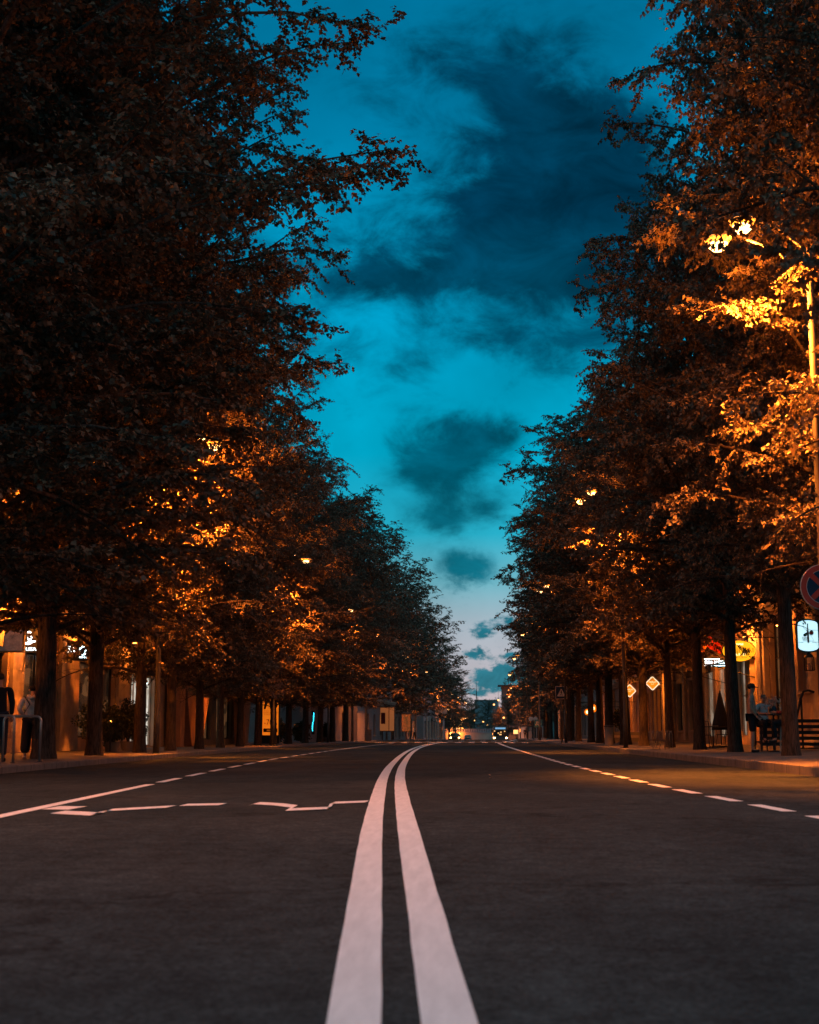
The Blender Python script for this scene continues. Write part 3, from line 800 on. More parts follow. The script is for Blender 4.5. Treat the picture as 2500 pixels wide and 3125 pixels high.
for c in range(3, 38, 5): BW4.opening(c - 1.2, c + 1.2, .6, 3.2, GLASS, (2, 1), sill=False, kind='shop_window'); BW4.pier(c + 1.5, c + 2.3, 0, 3.9, .2)
BW4.finish()
BD = Building((-45, 104), (-20, 112), .126, 14, 9, PL_D, 'dark block at the back of the square between left trunks')
for c in range(2, 25, 4):
    for fl in (1, 4.4, 8): BD.opening(c - .8, c + .8, fl, fl + 1.8, INT_P if (c + int(fl)) % 5 == 0 else GLASS, (2, 1))
BD.finish()

# right hand cafe building
def RB(p0, p1, *a, **k): return Building(p0, p1, *a, **k)
zb = .40
BR = Building((11.2, 62.4), (11.2, 38), zb, 16, 12, PL_L, 'orange lit stone building with tall windows and pilasters at far right')
Y = lambda y: 62.4 - y
for a, b in ((50.1, 47.5), (46.0, 43.4), (41.6, 39.6)): BR.opening(Y(a), Y(b), 1.75, 4.8, CURT if a > 50 else GLASS, (2, 2))
BR.opening(Y(54.6), Y(52.3), .2, 4.6, INT_D, (2, 3), sill=False, kind='tall_window', fm=DARKF)
BR.opening(Y(57.4), Y(56.5), .2, 4.3, GLASS, (1, 2), sill=False, kind='door', fm=DARKF)
BR.opening(Y(61.6), Y(59.8), .2, 3.6, INT_P, (2, 2), sill=False, kind='door')
for a, b in ((58.5, 57.7), (56.3, 55.6), (55.2, 54.8), (51.9, 51.3), (47.2, 46.4), (43.1, 42.3), (39.3, 38.4)): BR.pier(Y(a), Y(b), 0, 5.0, .2)
BR.band(5.05, 5.6, .45); BR.band(4.86, 4.98, .24, 'string_course'); BR.band(8.6, 8.9, .25, 'string_course'); BR.band(15.2, 16, .6)
for fl in (6.2, 9.6, 12.4):
    for c in (40.6, 44.7, 48.8, 53.4, 57, 60.6):
        BR.opening(Y(c) - .6, Y(c) + .6, fl, fl + 2.0, GLASS, (2, 2)); BR.band(fl + 2.08, fl + 2.3, .22, 'window_hood', x0=Y(c) - .9, x1=Y(c) + .9)
BR.finish()
BR2 = Building((11.4, 92), (11.3, 62.8), zb, 14, 12, PL_L, 'stucco building with pale doorways and glowing sign behind the right trunks')
Y = lambda y: 92 - y
BR2.opening(Y(71.2), Y(68.4), .15, 3.35, INT_P, (2, 1), sill=False, kind='door'); BR2.opening(Y(67.9), Y(65.2), .15, 3.35, INT_P, (2, 1), sill=False, kind='door')
for a in (90, 85.5, 81, 76.5): BR2.opening(Y(a), Y(a - 2.6), .5, 3.1, INT_D, (2, 1), kind='shop_window', fm=DARKF)
for a in (91.5, 87, 82.6, 78, 73.4, 72.2, 64.3): BR2.pier(Y(a), Y(a) + .8, 0, 3.9, .15)
BR2.band(3.95, 4.3, .35); BR2.band(13.3, 14, .5)
for fl in (5.4, 8.6, 11.3):
    for c in (66, 70.5, 75, 79.5, 84, 88.5): BR2.opening(Y(c) - .65, Y(c) + .65, fl, fl + 1.8, GLASS, (2, 2))
BR2.finish()
BR3 = Building((11.4, 128), (11.4, 92.4), zb, 12, 12, TERRA, 'terracotta building lit orange between the thin right trunks')
for a in range(2, 34, 5): BR3.opening(a, a + 2.4, .5, 3.0, INT_P if a in (12, 27) else INT_D, (2, 1), kind='shop_window', fm=DARKF); BR3.opening(a + .4, a + 1.8, 5.4, 7.2, GLASS, (2, 2)); BR3.pier(a + 3.2, a + 4.1, 0, 3.9, .2, PL_L)
BR3.band(3.95, 4.3, .35); BR3.finish()
BR4 = Building((13, 225), (12, 140), 0.1, 11, 12, PL_D, 'dark building beyond the right crossing sign')
for a in range(3, 82, 6): BR4.opening(a, a + 3, .5, 3.0, INT_P if a % 4 == 1 else INT_D, (2, 1), kind='shop_window', fm=DARKF); BR4.opening(a + .4, a + 2.2, 5.4, 7.2, GLASS, (2, 2))
BR4.band(3.6, 3.9, .3); BR4.finish()

# signs on the right
YEL = mat('amber_sign_face', (1, .7, .1), .4, emit=(1.0, .50, .012), es=1.0)
YELH = mat('amber_sign_bright', (1, .9, .7), .4, emit=(1.0, .85, .5), es=2.5)
BRN = mat('sign_brown_lettering', (.25, .08, .01), .5, emit=(.55, .20, .01), es=.5)
r_ = empty('oval_sign', (9.72, 53, 3.72), 'glowing amber oval sign on a curled bracket reading OJNIAI, beside the second right trunk', 'sign', 'hanging signs')
disc(MB(), 0, 0, .62, .40, -.09, .09).build('rim', DARKF, r_); disc(MB(), 0, 0, .60, .38, -.096, -.091).build('face', YEL, r_)
text('lettering', 'OJNIAI', .27, BRN, r_, (.10, -.098, .02), sx=1.1); text('lettering', 'KAVINE', .10, YELH, r_, (.0, -.098, .24)); text('lettering', 'ALUS', .11, YELH, r_, (-.02, -.098, -.13), sx=2.0); text('lettering', 'PIZZERIA', .10, BRN, r_, (.1, -.098, -.24))
b_ = MB(); b_.tube([(-.1, 0, .5), (1.48, 0, .5)], .018, 6); b_.tube([(1.2, 0, .5), (1.38, 0, .42), (1.46, 0, .25)], .014, 6); b_.tube([(-.05, 0, .5), (-.05, 0, .38)], .01, 6); b_.tube([(.5, 0, .5), (.5, 0, .2)], .01, 6); b_.build('bracket', DARKF, r_)
r_ = empty('wine_sign', (10.4, 45, 3.73), 'glowing white arched sign with wine bottle and glass, hanging under scrollwork at right edge', 'sign', 'hanging signs')
def arched(w, h, b, n=10):
    pts = []
    for i in range(n + 1): t = math.pi * (1 - i / n); pts.append((w * math.cos(t), h + b * math.sin(t)))
    for i in range(n + 1): t = -math.pi * i / n; pts.append((w * math.cos(t), -h + b * math.sin(t)))
    return pts
MB().prism(arched(.35, .38, .14), -.08, .08).build('rim', mat('blue_rim', (.01, .06, .12), .4), r_); MB().prism(arched(.31, .36, .12), -.086, -.081).build('face', WHITE_S, r_)
INK = mat('grey_ink', (.22, .32, .34), .6); GRN = mat('green_ink', (.0, .16, .10), .6); RED = mat('red_ink', (.5, .02, .02), .6)
p_ = MB().prism([(-.03, -.22), (.035, -.22), (.035, .12), (.018, .20), (.018, .38), (-.018, .38), (-.018, .20), (-.03, .12)], -.0885, -.087); p_.build('bottle_drawing', mat('silver_ink', (.42, .55, .6), .5), r_)
disc(MB(), .11, .09, .07, .075, -.0885, -.087).build('glass_drawing', mat('silver_ink', (.42, .55, .6), .5), r_); MB().box(.05, .17, -.0905, -.089, .06, .10).build('wine_drawing', RED, r_)
l_ = MB(); disc(l_, -.09, .02, .055, .05, -.0885, -.087); disc(l_, -.05, .06, .04, .04, -.0895, -.0886); l_.build('leaf_drawing', GRN, r_)
g_ = MB()
for k in range(14): disc(g_, -.17 + (k % 5) * .045 + (k // 5) * .01, -.06 - (k // 5) * .035, .018, .016, -.0885 - k * .0001, -.087, 8)
g_.build('grape_drawing', INK, r_); MB().box(-.30, -.15, -.0885, -.087, -.215, -.20).build('stripe', GRN, r_); MB().box(.12, .30, -.0885, -.087, -.215, -.20).build('stripe', RED, r_)
text('lettering', 'VYNO BARAS', .055, INK, r_, (0, -.087, -.17))
b_ = MB(); b_.tube([(-.3, 0, .62), (.8, 0, .62)], .016, 6)
for cx in (-.2, .05, .3): b_.tube([(cx + .12 * math.cos(t * .5), 0, .72 + .10 * math.sin(t * .5)) for t in range(0, 12)], .009, 5)
b_.tube([(-.2, 0, .62), (-.2, 0, .5)], .01, 5); b_.tube([(.2, 0, .62), (.2, 0, .5)], .01, 5); b_.build('bracket', DARKF, r_)
r_ = empty('hanging_lantern', (10.42, 45, 2.66), 'black metal lantern hanging under the white wine sign', 'lantern')
l_ = MB(); l_.box(-.13, .13, -.13, .13, -.02, 0); l_.lathe([(.15, .40), (.10, .48), (.03, .54), (.03, .60)])
for sx in (-1, 1):
    for sy in (-1, 1): l_.box(sx * .12 - .014, sx * .12 + .014, sy * .12 - .014, sy * .12 + .014, 0, .41)
l_.tube([(0, 0, .58), (0, 0, .68)], .012, 6); l_.build('frame', DARKF, r_); MB().lathe([(.04, 0), (.04, .2), (.01, .22)]).build('candle', mat('wax', (.6, .5, .4), .5), r_)
r_ = empty('awning_sign', (10.0, 60, 3.63), 'bright bluish white lit sign BUNS N BEER on a dark awning between right trunks', 'sign', 'hanging signs')
MB().box(-.5, .48, -.06, .06, -.17, .22).build('case', BLACKP, r_)
text('lettering', 'BUNS N BEER', .19, WHITE_E, r_, (0, -.064, .02), ext=.003, sx=.72); e_ = MB(); e_.box(-.43, .2, -.068, -.062, .145, .175); e_.box(-.43, .43, -.068, -.062, -.13, -.105); e_.build('light_line', WHITE_E, r_)
r_ = empty('awning', (11.35, 60, 3.5), 'dark fabric awning under the bluish white lit sign', 'awning', None, R(90))
MB().add([(-2.5, 0, .45), (4.5, 0, .45), (4.5, 1.9, -.05), (-2.5, 1.9, -.05), (-2.5, 0, .41), (4.5, 0, .41), (4.5, 1.9, -.09), (-2.5, 1.9, -.09)], [(0, 1, 2, 3), (4, 7, 6, 5), (2, 3, 7, 6), (0, 3, 7, 4), (1, 2, 6, 5)]).build('canopy', mat('awning_cloth', (.03, .035, .04), .9), r_)
MB().box(-2.5, 4.5, 1.9, 1.93, -.35, -.04).build('valance', mat('awning_cloth', (.03, .035, .04), .9), r_); b_ = MB(); b_.tube([(-2.3, 0, -.6), (-2.3, 1.85, -.08)], .02, 6); b_.tube([(4.3, 0, -.6), (4.3, 1.85, -.08)], .02, 6); b_.build('strut', STEEL, r_)
# flags in orange and red above the awning
for k, (dx, c, lab) in enumerate(((-.55, (.75, .25, .03), 'orange flag drooping above the bluish lit sign'), (.15, (.5, .04, .02), 'red flag drooping beside the orange one above the lit sign'))):
    r_ = empty('flag', (9.9 + dx, 61 + k * .4, 4.35), lab, 'flag', 'drooping flags')
    vs = []; fs = []
    for i in range(7):
        for j in range(6): u = i / 6; v = j / 5; vs.append((u * .55 - .1 * v, .05 * math.sin(u * 9 + v * 2), .5 * (1 - v) - u * .35 * (1 - v * .2)))
    for i in range(6):
        for j in range(5): a = i * 6 + j; fs.append((a, a + 1, a + 7, a + 6))
    o_ = MB().add(vs, fs).build('cloth', mat('flag_%d' % k, c, .8), r_); sm = o_.modifiers.new('t', 'SOLIDIFY'); sm.thickness = .006
    MB().tube([(1.4 - dx, .0, -.5), (-.05, 0, .62)], .015, 6).build('staff', DARKF, r_)
AMB = mat('amber_panel', (1, .4, .02), .4, emit=(1, .30, .01), es=.9)
WHT = mat('warm_white_tube', (1, .95, .9), .4, emit=(1, .72, .45), es=1.3)
for k, (x, y, z, lab) in enumerate(((8.6, 80, 3.08, 'glowing diamond sign half hidden by a trunk, further along the right row'), (9.2, 74.6, 3.3, 'glowing diamond light box with white rim under leaves on the right'))):
    r_ = empty('diamond_sign', (x, y, z), lab, 'sign', 'glowing diamond light boxes')
    D = lambda r: [(0, -r), (r * .12, -r * .96), (r * .96, -r * .12), (r, 0), (r * .96, r * .12), (r * .12, r * .96), (0, r), (-r * .12, r * .96), (-r * .96, r * .12), (-r, 0), (-r * .96, -r * .12), (-r * .12, -r * .96)]
    MB().prism(D(.38), -.10, .10).build('case', DARKF, r_)
    MB().prism(D(.355), -.106, -.101).build('rim_light', WHT, r_); MB().prism(D(.29), -.112, -.107).build('face', AMB, r_)
    text('lettering', 'BARAS', .13, WHT, r_, (0, -.114, .07)); text('lettering', 'KAVA', .06, WHT, r_, (0, -.114, -.04)); MB().tube([(0, 0, .37), (0, 0, .55), (11.2 - x, 0, .55)], .02, 6).build('bracket', DARKF, r_)
for k, (x, y, z, w, lab) in enumerate(((7.75, 101, 2.5, .30, 'round glowing orange sign with clock like face among the thin right trunks'), (7.95, 108, 2.35, .24, 'smaller round orange sign partly behind the clock like sign'))):
    r_ = empty('round_sign', (x + .5, y, z), lab, 'sign', 'round glowing signs')
    disc(MB(), 0, 0, w + .03, w + .03, -.06, .06).build('case', DARKF, r_); disc(MB(), 0, 0, w, w, -.066, -.061).build('face', AMB, r_)
    ring(MB(), 0, 0, w * .82, w * .92, -.070, -.067).build('ring', mat('red_tube', (1, .1, 0), emit=(.8, .06, 0), es=1), r_); disc(MB(), 0, 0, w * .5, w * .5, -.072, -.068).build('centre', YELH, r_)
    MB().tube([(0, 0, w), (0, 0, w + .15), (3.0, 0, w + .15)], .02, 6).build('bracket', DARKF, r_)

# ------------------------------------------------------------------ traffic signs
TEALS = mat('sign_blue', (.005, .03, .07), .5); SRED = mat('sign_red', (.45, .05, .03), .5); SEDGE = mat('sign_white_edge', (.55, .50, .45), .5); SBACK = mat('sign_back_grey', (.16, .15, .15), .6, .3)
r_ = empty('no_stopping_sign', (5.82, 23.86, 3.11), 'round no stopping sign, red ring and cross on dark blue, cut by the right edge', 'traffic sign')
disc(MB(), 0, 0, .385, .385, .02, .035).build('plate', SEDGE, r_); disc(MB(), 0, 0, .37, .37, .012, .019).build('blue_field', TEALS, r_)
ring(MB(), 0, 0, .285, .372, 0, .011, 40).build('red_ring', SRED, r_)
c_ = MB()
for sg in (-1, 1): c_.prism([(-.22 - .03, sg * -.22 + .03 * sg), (-.22 + .03, sg * -.22 - .03 * sg), (.22 + .03, sg * .22 - .03 * sg), (.22 - .03, sg * .22 + .03 * sg)], .001 + (sg + 1) * .002, .0115)
c_.build('red_cross', SRED, r_)
ed = MB(); ring(ed, 0, 0, .276, .285, .002, .0105, 40); ed.build('white_rim', SEDGE, r_)
MB().box(-.26, -.12, .04, .30, -.04, .0).build('clamp', STEEL, r_)
def crossing_sign(x, y, z, gz, lab, flip):
    r_ = empty('crossing_sign', (x, y, gz), lab, 'traffic sign', 'pedestrian crossing signs')
    MB().tube([(0, .05, 0), (0, .05, z - gz + .55)], .045, 8).build('post', STEEL, r_, smooth=True)
    c = (.12 if flip else -.12) * 0; h = z - gz
    MB().box(-.37, .37, -.01, .01, h - .40, h + .40).build('frame', SEDGE, r_); MB().box(-.345, .345, -.016, -.011, h - .375, h + .375).build('plate', TEALS, r_)
    MB().prism([(-.28, h - .24), (.28, h - .24), (0, h + .27)], -.021, -.017).build('triangle', SEDGE, r_)
    s = -1 if flip else 1; p = MB(); f = lambda x, z: (s * x, h + z)
    def limb(a, b, w=.03):
        A = Vector(a); B = Vector(b); n = (B - A).normalized(); n = Vector((-n.y, n.x)) * w / 2
        q = [f(*(A + n)), f(*(B + n)), f(*(B - n)), f(*(A - n))]; p.prism(q, -.0245, -.022)
    disc(p, s * .0, h + .13, .03, .03, -.0245, -.022, 12); limb((0, .10), (-.01, -.03), .05); limb((0, .08), (.08, .01)); limb((0, .08), (-.07, .03)); limb((-.01, -.03), (.08, -.18)); limb((-.01, -.03), (-.07, -.18))
    for q in (-.2, -.07, .06, .19): limb((q, -.225), (q + .06, -.225), .02)
    p.build('walking_figure', BLACKP, r_)
crossing_sign(-9.62, 128, 4.0, .13, 'square blue pedestrian crossing sign on the left, white triangle facing the street', False)
crossing_sign(5.55, 92, 3.33, .17, 'square blue pedestrian crossing sign on the right before the junction', True)
r_ = empty('sign_back', (-9.98, 71.3, 0), 'grey backs of two stacked traffic signs on the lamp post by the sale poster', 'traffic sign')
MB().box(-.40, .40, 0, .015, 3.0, 3.45).build('upper_plate', SBACK, r_, bevel=.004); disc(MB(), .12, 2.78, .40, .36, .02, .035, 8).build('lower_plate', SBACK, r_)
MB().tube([(-.05, .1, 2.4), (-.05, .1, 3.6)], .02, 6).build('clamp_bar', STEEL, r_)
for (x, y, w, h, z0, lab) in ((-5.0, 214, .9, .9, 3.7, 'far left pole with a square street sign box'), (6.08, 150, .8, .45, 1.9, 'pole with twin round plates beyond the right crossing'), (6.25, 142, .75, .75, 1.2, 'small teal bus stop sign board at right in the distance')):
    gz = TZ(y) + (.126 if x < 0 else .2); r_ = empty('pole_sign', (x, y, gz), lab, 'sign')
    MB().tube([(0, 0, 0), (0, 0, z0 + h)], .06, 8).build('post', STEEL, r_)
    if 'twin' in lab:
        for sx in (-1, 1): disc(MB(), sx * .24, z0 + .2, .23, .23, -.09, -.065, 20).build('plate', SEDGE, r_)
    elif 'teal' in lab:
        MB().box(-w / 2, w / 2, -.09, -.065, z0, z0 + h).build('plate', mat('teal_plate', (.02, .10, .14), .5), r_); text('lettering', 'BUS\nSTOP', .24, SEDGE, r_, (0, -.093, z0 + h / 2))
    else: MB().box(-w * 1.0, w, -.09, .0, z0, z0 + h).build('plate', SEDGE, r_)
# utility pole next to the crossing and two more plain poles on the left
for (x, y, h, lab) in ((-10.05, 118, 8.5, 'orange lit utility pole left of the crossing sign'), (-7.95, 178, 7.5, 'slim dark pole in front of the poster building'), (-9.3, 152, 7.5, 'slim pole between the lit framed posters')):
    r_ = empty('utility_pole', (x, y, GL(x, y)), lab, 'pole', 'plain poles on the left pavement')
    MB().tube([(0, 0, 0), (0, 0, h)], [.11, .07], 10).build('shaft', mat('concrete_pole', (.28, .25, .22), .9, var=.2), r_, smooth=True); MB().box(-.4, .4, -.04, .04, h - .35, h - .25).build('crossarm', STEEL, r_)

# ------------------------------------------------------------------ poster pillar and framed posters
OR1 = mat('poster_orange', (.80, .18, .02), .6, emit=(1, .21, .01), es=.75); DK = mat('poster_dark_print', (.06, .012, .012), .6); RDK = mat('poster_red_print', (.22, .02, .02), .6)
r_ = empty('poster_pillar', (-12.55, 88, .13), 'tall lit orange advertising pillar, 70% sale poster, behind a signpost', 'advertising pillar')
MB().box(-.56, .56, -.1, .22, .0, 3.66).build('body', mat('pillar_case', (.02, .03, .04), .5), r_, bevel=.02)
MB().box(-.48, .5, -.112, -.102, .52, 3.5).build('poster', OR1, r_); MB().box(-.42, .3, -.05, .15, 3.67, 3.80).build('cap_sign', OR1, r_)
w_ = MB(); w_.prism([(-.45, 2.75), (-.12, 3.0), (-.18, 2.5), (-.30, 2.1), (-.42, 2.1), (-.36, 2.5)], -.1165, -.113); w_.prism([(.0, 3.02), (.16, 2.82), (.42, 2.72), (.36, 2.55), (.18, 2.62), (.10, 2.16), (-.04, 2.12), (-.06, 2.6)], -.1165, -.113); disc(w_, .30, 2.35, .14, .20, -.1165, -.113); w_.build('figure_print', DK, r_)
text('lettering', 'IKI 70% TIK DABAR\nVISIEMS MODELIAMS\nIR AKSESUARAMS', .105, RDK, r_, (.02, -.114, 1.88), ext=.002); text('lettering', '-70%', .52, RDK, r_, (.02, -.114, 1.28), ext=.003, sx=.8)
MB().box(-.42, .46, -.1165, -.113, .70, .93).build('print_band', DK, r_); text('lettering', 'AKCIJA', .13, OR1, r_, (0, -.118, .81), ext=.001)
r_ = empty('banner_post', (-13.0, 87, .13), 'teal post with a narrow strip beside the sale poster', 'post')
MB().tube([(0, 0, 0), (0, 0, 7)], .06, 8).build('shaft', STEEL, r_); MB().box(-.30, .1, -.03, .03, .5, 3.7).build('strip', mat('teal_strip', (.02, .12, .15), .6), r_)
FR = mat('poster_frame', (.10, .05, .03), .5)
PO = mat('poster_sheet', (.45, .24, .13), .6, emit=(1, .30, .08), es=.20); PX = mat('poster_busy_print', (.30, .10, .04), .6, var=.9, vscale=3.5, emit=(.9, .35, .1), es=.10)
for (x, y, w, h, z0, m1, lab) in ((-9.62, 150, 1.6, 2.4, .95, PO, 'lit framed poster sheets left of the red lit trunk'), (-8.0, 168, 1.0, 1.95, .95, PX, 'busy coloured poster in a frame right of the red lit trunk'), (-8.6, 149, .5, 2.4, .95, PO, 'narrow lit poster strip right of a thin pole')):
    r_ = empty('framed_poster', (x, y, GL(x, y)), lab, 'poster', 'lit posters on the left')
    fr = MB().box(-w / 2 - .07, w / 2 + .07, 0, .08, z0 - .07, z0 + h + .07); fr.build('frame', FR, r_, bevel=.02); MB().box(-w / 2, w / 2, -.008, -.002, z0, z0 + h).build('sheet', m1, r_)
    MB().box(-.06, .06, .02, .07, 0, z0 - .07).build('leg', FR, r_)
    if m1 is PO and w > 1: MB().box(-w * .1, w * .18, -.014, -.009, z0 + h * .3, z0 + h * .78).build('red_print', RDK, r_)
# neon strip, bin, planters
r_ = empty('neon_sign', (-12.4, 110, .2), 'thin upright turquoise neon line glimpsed between left trunks', 'neon')
MB().box(-.12, .12, .03, .1, .5, 2.3).build('backing', BLACKP, r_); e_ = MB(); e_.tube([(.05, 0, 2.15), (.03, 0, 1.5)], .022, 6); e_.tube([(-.02, 0, 1.45), (-.05, 0, .9), (-.02, 0, .75)], .018, 6); e_.build('tube', mat('turquoise_neon', (.1, .9, 1), emit=(.03, .75, 1), es=5), r_)
r_ = empty('street_cabinet', (-9.35, 126.5, GL(-9.3, 126)), 'squat grey street cabinet at the foot of the left crossing sign', 'cabinet')
MB().box(-.28, .28, -.2, .2, .05, .95).build('body', mat('cabinet_grey', (.15, .12, .11), .7), r_, bevel=.03); MB().box(-.31, .31, -.23, .23, .95, 1.0).build('lid', SBACK, r_, bevel=.01); MB().box(-.24, .24, -.17, .17, 0, .05).build('plinth', KERB, r_); MB().box(.14, .18, -.23, -.2, .5, .65).build('handle', STEEL, r_)
for k, (x, y, sz, lab) in enumerate(((-11.9, 115, 1.0, 'dark planter bush in front of the pale left wall'), (-13.4, 98, 1.5, 'broad dark shrub behind the sale poster'), (-12.6, 104, 1.4, 'ragged shrub between poster and turquoise neon'), (-15.5, 92, 1.8, 'tall dark shrub left of the poster pillar'))):
    blob_plant('garden_shrub', (x, y, .13), sz, sz * 1.1, 1800, lab, 'shrub', 'shrubs around the left square', leaf=.12, pot=.3 if k == 0 else None, seed=k + 20)
for k, (x, y, s, lab) in enumerate(((-19, 96, .62, 'smaller tree on the dark square behind the sale poster'), (-24, 99, .7, 'smaller tree at the back left of the dark square'), (-17.5, 102, .5, 'small tree near the lit block on the square'))):
    plant(FN[k % 2], x, y, .13, k * 1.3, s, lab, 'trees on the left square')
# bicycle racks
TUBE = mat('satin_steel_tube', (.45, .42, .38), .35, .8)
def hoop(name, x, y, z, w, h, lab, grp, rz=0., r=.025):
    root = empty(name, (x, y, z), lab, 'bike rack', grp, rz); b = MB(); pts = [(-w / 2, 0, 0), (-w / 2, 0, h - .1)]
    for i in range(5): t = math.pi - i * math.pi / 8; pts.append((-w / 2 + .1 + .1 * math.cos(t), 0, h - .1 + .1 * math.sin(t)))
    pts += [(-x_, 0, z_) for x_, _, z_ in pts[::-1]]
    b.tube(pts, r, 10); b.build('rail', TUBE, root, smooth=True)
    f = MB()
    for sx in (-1, 1): f.lathe([(.06, 0), (.06, .01), (.03, .012)], (sx * w / 2, 0, 0), 12)
    f.build('foot_plate', STEEL, root)
hoop('bike_hoop', -9.60, 28.3, .126, .86, .93, 'steel bike hoop cut by the left edge in front of the dark coated person', 'bike hoops at the left kerb')
hoop('bike_hoop', -9.36, 29.4, .126, .78, .93, 'steel bike hoop beside the thick left trunk, before the pale jacket person', 'bike hoops at the left kerb')
for k, (dx, lab) in enumerate(((0, 'leftmost slim loop of the right rack'), (.32, 'second slim loop of the right rack'), (.95, 'third slim loop of the right rack'), (1.25, 'rightmost slim loop of the right rack'))):
    hoop('rack_loop', 6.15 + dx * .55, 50 + .2 * k, GR(6.4, 50), .10, .62, lab, 'bike rack loops on the right', R(20), .012)

# fill lights added to brighten the facades; no such fixtures are visible
def fill_lamp(x, y, z, s, e, lab):
    r = empty('fill_fixture', (x, y, z), lab, 'lamp', 'added fill lights on the house fronts')
    MB().lathe([(.05, 0), (.09, .02), (.09, .16), (.05, .18)], n=14).build('housing', DARKF, r); MB().box(min(0, -s * .3), max(0, -s * .3), -.02, .02, .06, .10).build('bracket', DARKF, r)
    MB().lathe([(.06, -.012), (.07, -.003)], n=14).build('lens', GLOW2, r)
    ld = bpy.data.lights.new('fill_light', 'POINT'); ld.color = (1, .22, .02); ld.energy = e; ld.shadow_soft_size = .06; lo = bpy.data.objects.new('fill_light', ld); COL.objects.link(lo); lo.parent = r; lo.location = (s * .05, 0, -.12)
GLOW2 = mat('fill_lens_glow', (1, .6, .3), .4, emit=(1, .50, .16), es=6)
fill_lamp(-13.55, 42.0, 4.3, 1, 420, 'added fill light above the orange pier at the left edge')
fill_lamp(-13.55, 48.8, 4.3, 1, 150, 'added fill light over the pier right of the thick left trunk')
fill_lamp(-13.55, 56.4, 4.3, 1, 130, 'added fill light over the pier beside the bright shop door')
fill_lamp(10.75, 57.2, 4.5, -1, 560, 'added fill light between the orange pilasters on the right facade')
fill_lamp(10.75, 50.9, 4.5, -1, 120, 'added fill light beside the tall curtained window on the right facade')
fill_lamp(10.85, 67.2, 3.75, -1, 60, 'added fill light over the pale doorway on the right')
fill_lamp(10.85, 85, 3.6, -1, 300, 'added fill light on the stucco wall behind the glowing diamonds')
fill_lamp(10.85, 104, 3.6, -1, 300, 'added fill light on the terracotta wall behind the round signs')
fill_lamp(-13.55, 30.9, 4.3, 1, 520, 'added fill light on the left facade beyond the picture edge')  # out of view, added to light the cream jacket

# ------------------------------------------------------------------ people
SKIN_M = mat('skin', (.42, .24, .16), .6)
def skinmesh(name, verts, edges, m, parent, sub=2, root=0):
    me = bpy.data.meshes.new(name); me.from_pydata([v[0] for v in verts], edges, []); me.materials.append(m)
    o = link(name, me, parent)
    md = o.modifiers.new('skin', 'SKIN'); md.use_smooth_shade = True; md.branch_smoothing = .4
    for i, v in enumerate(verts):
        r = v[1]; me.skin_vertices[0].data[i].radius = r if isinstance(r, tuple) else (r, r)
        me.skin_vertices[0].data[i].use_root = (i == root)
    sm = o.modifiers.new('sub', 'SUBSURF'); sm.levels = sub; sm.render_levels = sub
    return o
class Sk:
    def __init__(s): s.v = []; s.e = []; s.n = {}
    def p(s, name, pos, r, to=None):
        s.n[name] = len(s.v); s.v.append((tuple(pos), r))
        if to is not None: s.e.append((s.n[to], s.n[name]))
    def chain(s, start, pts):
        prev = start
        for n, pos, r in pts: s.p(n, pos, r, prev); prev = n

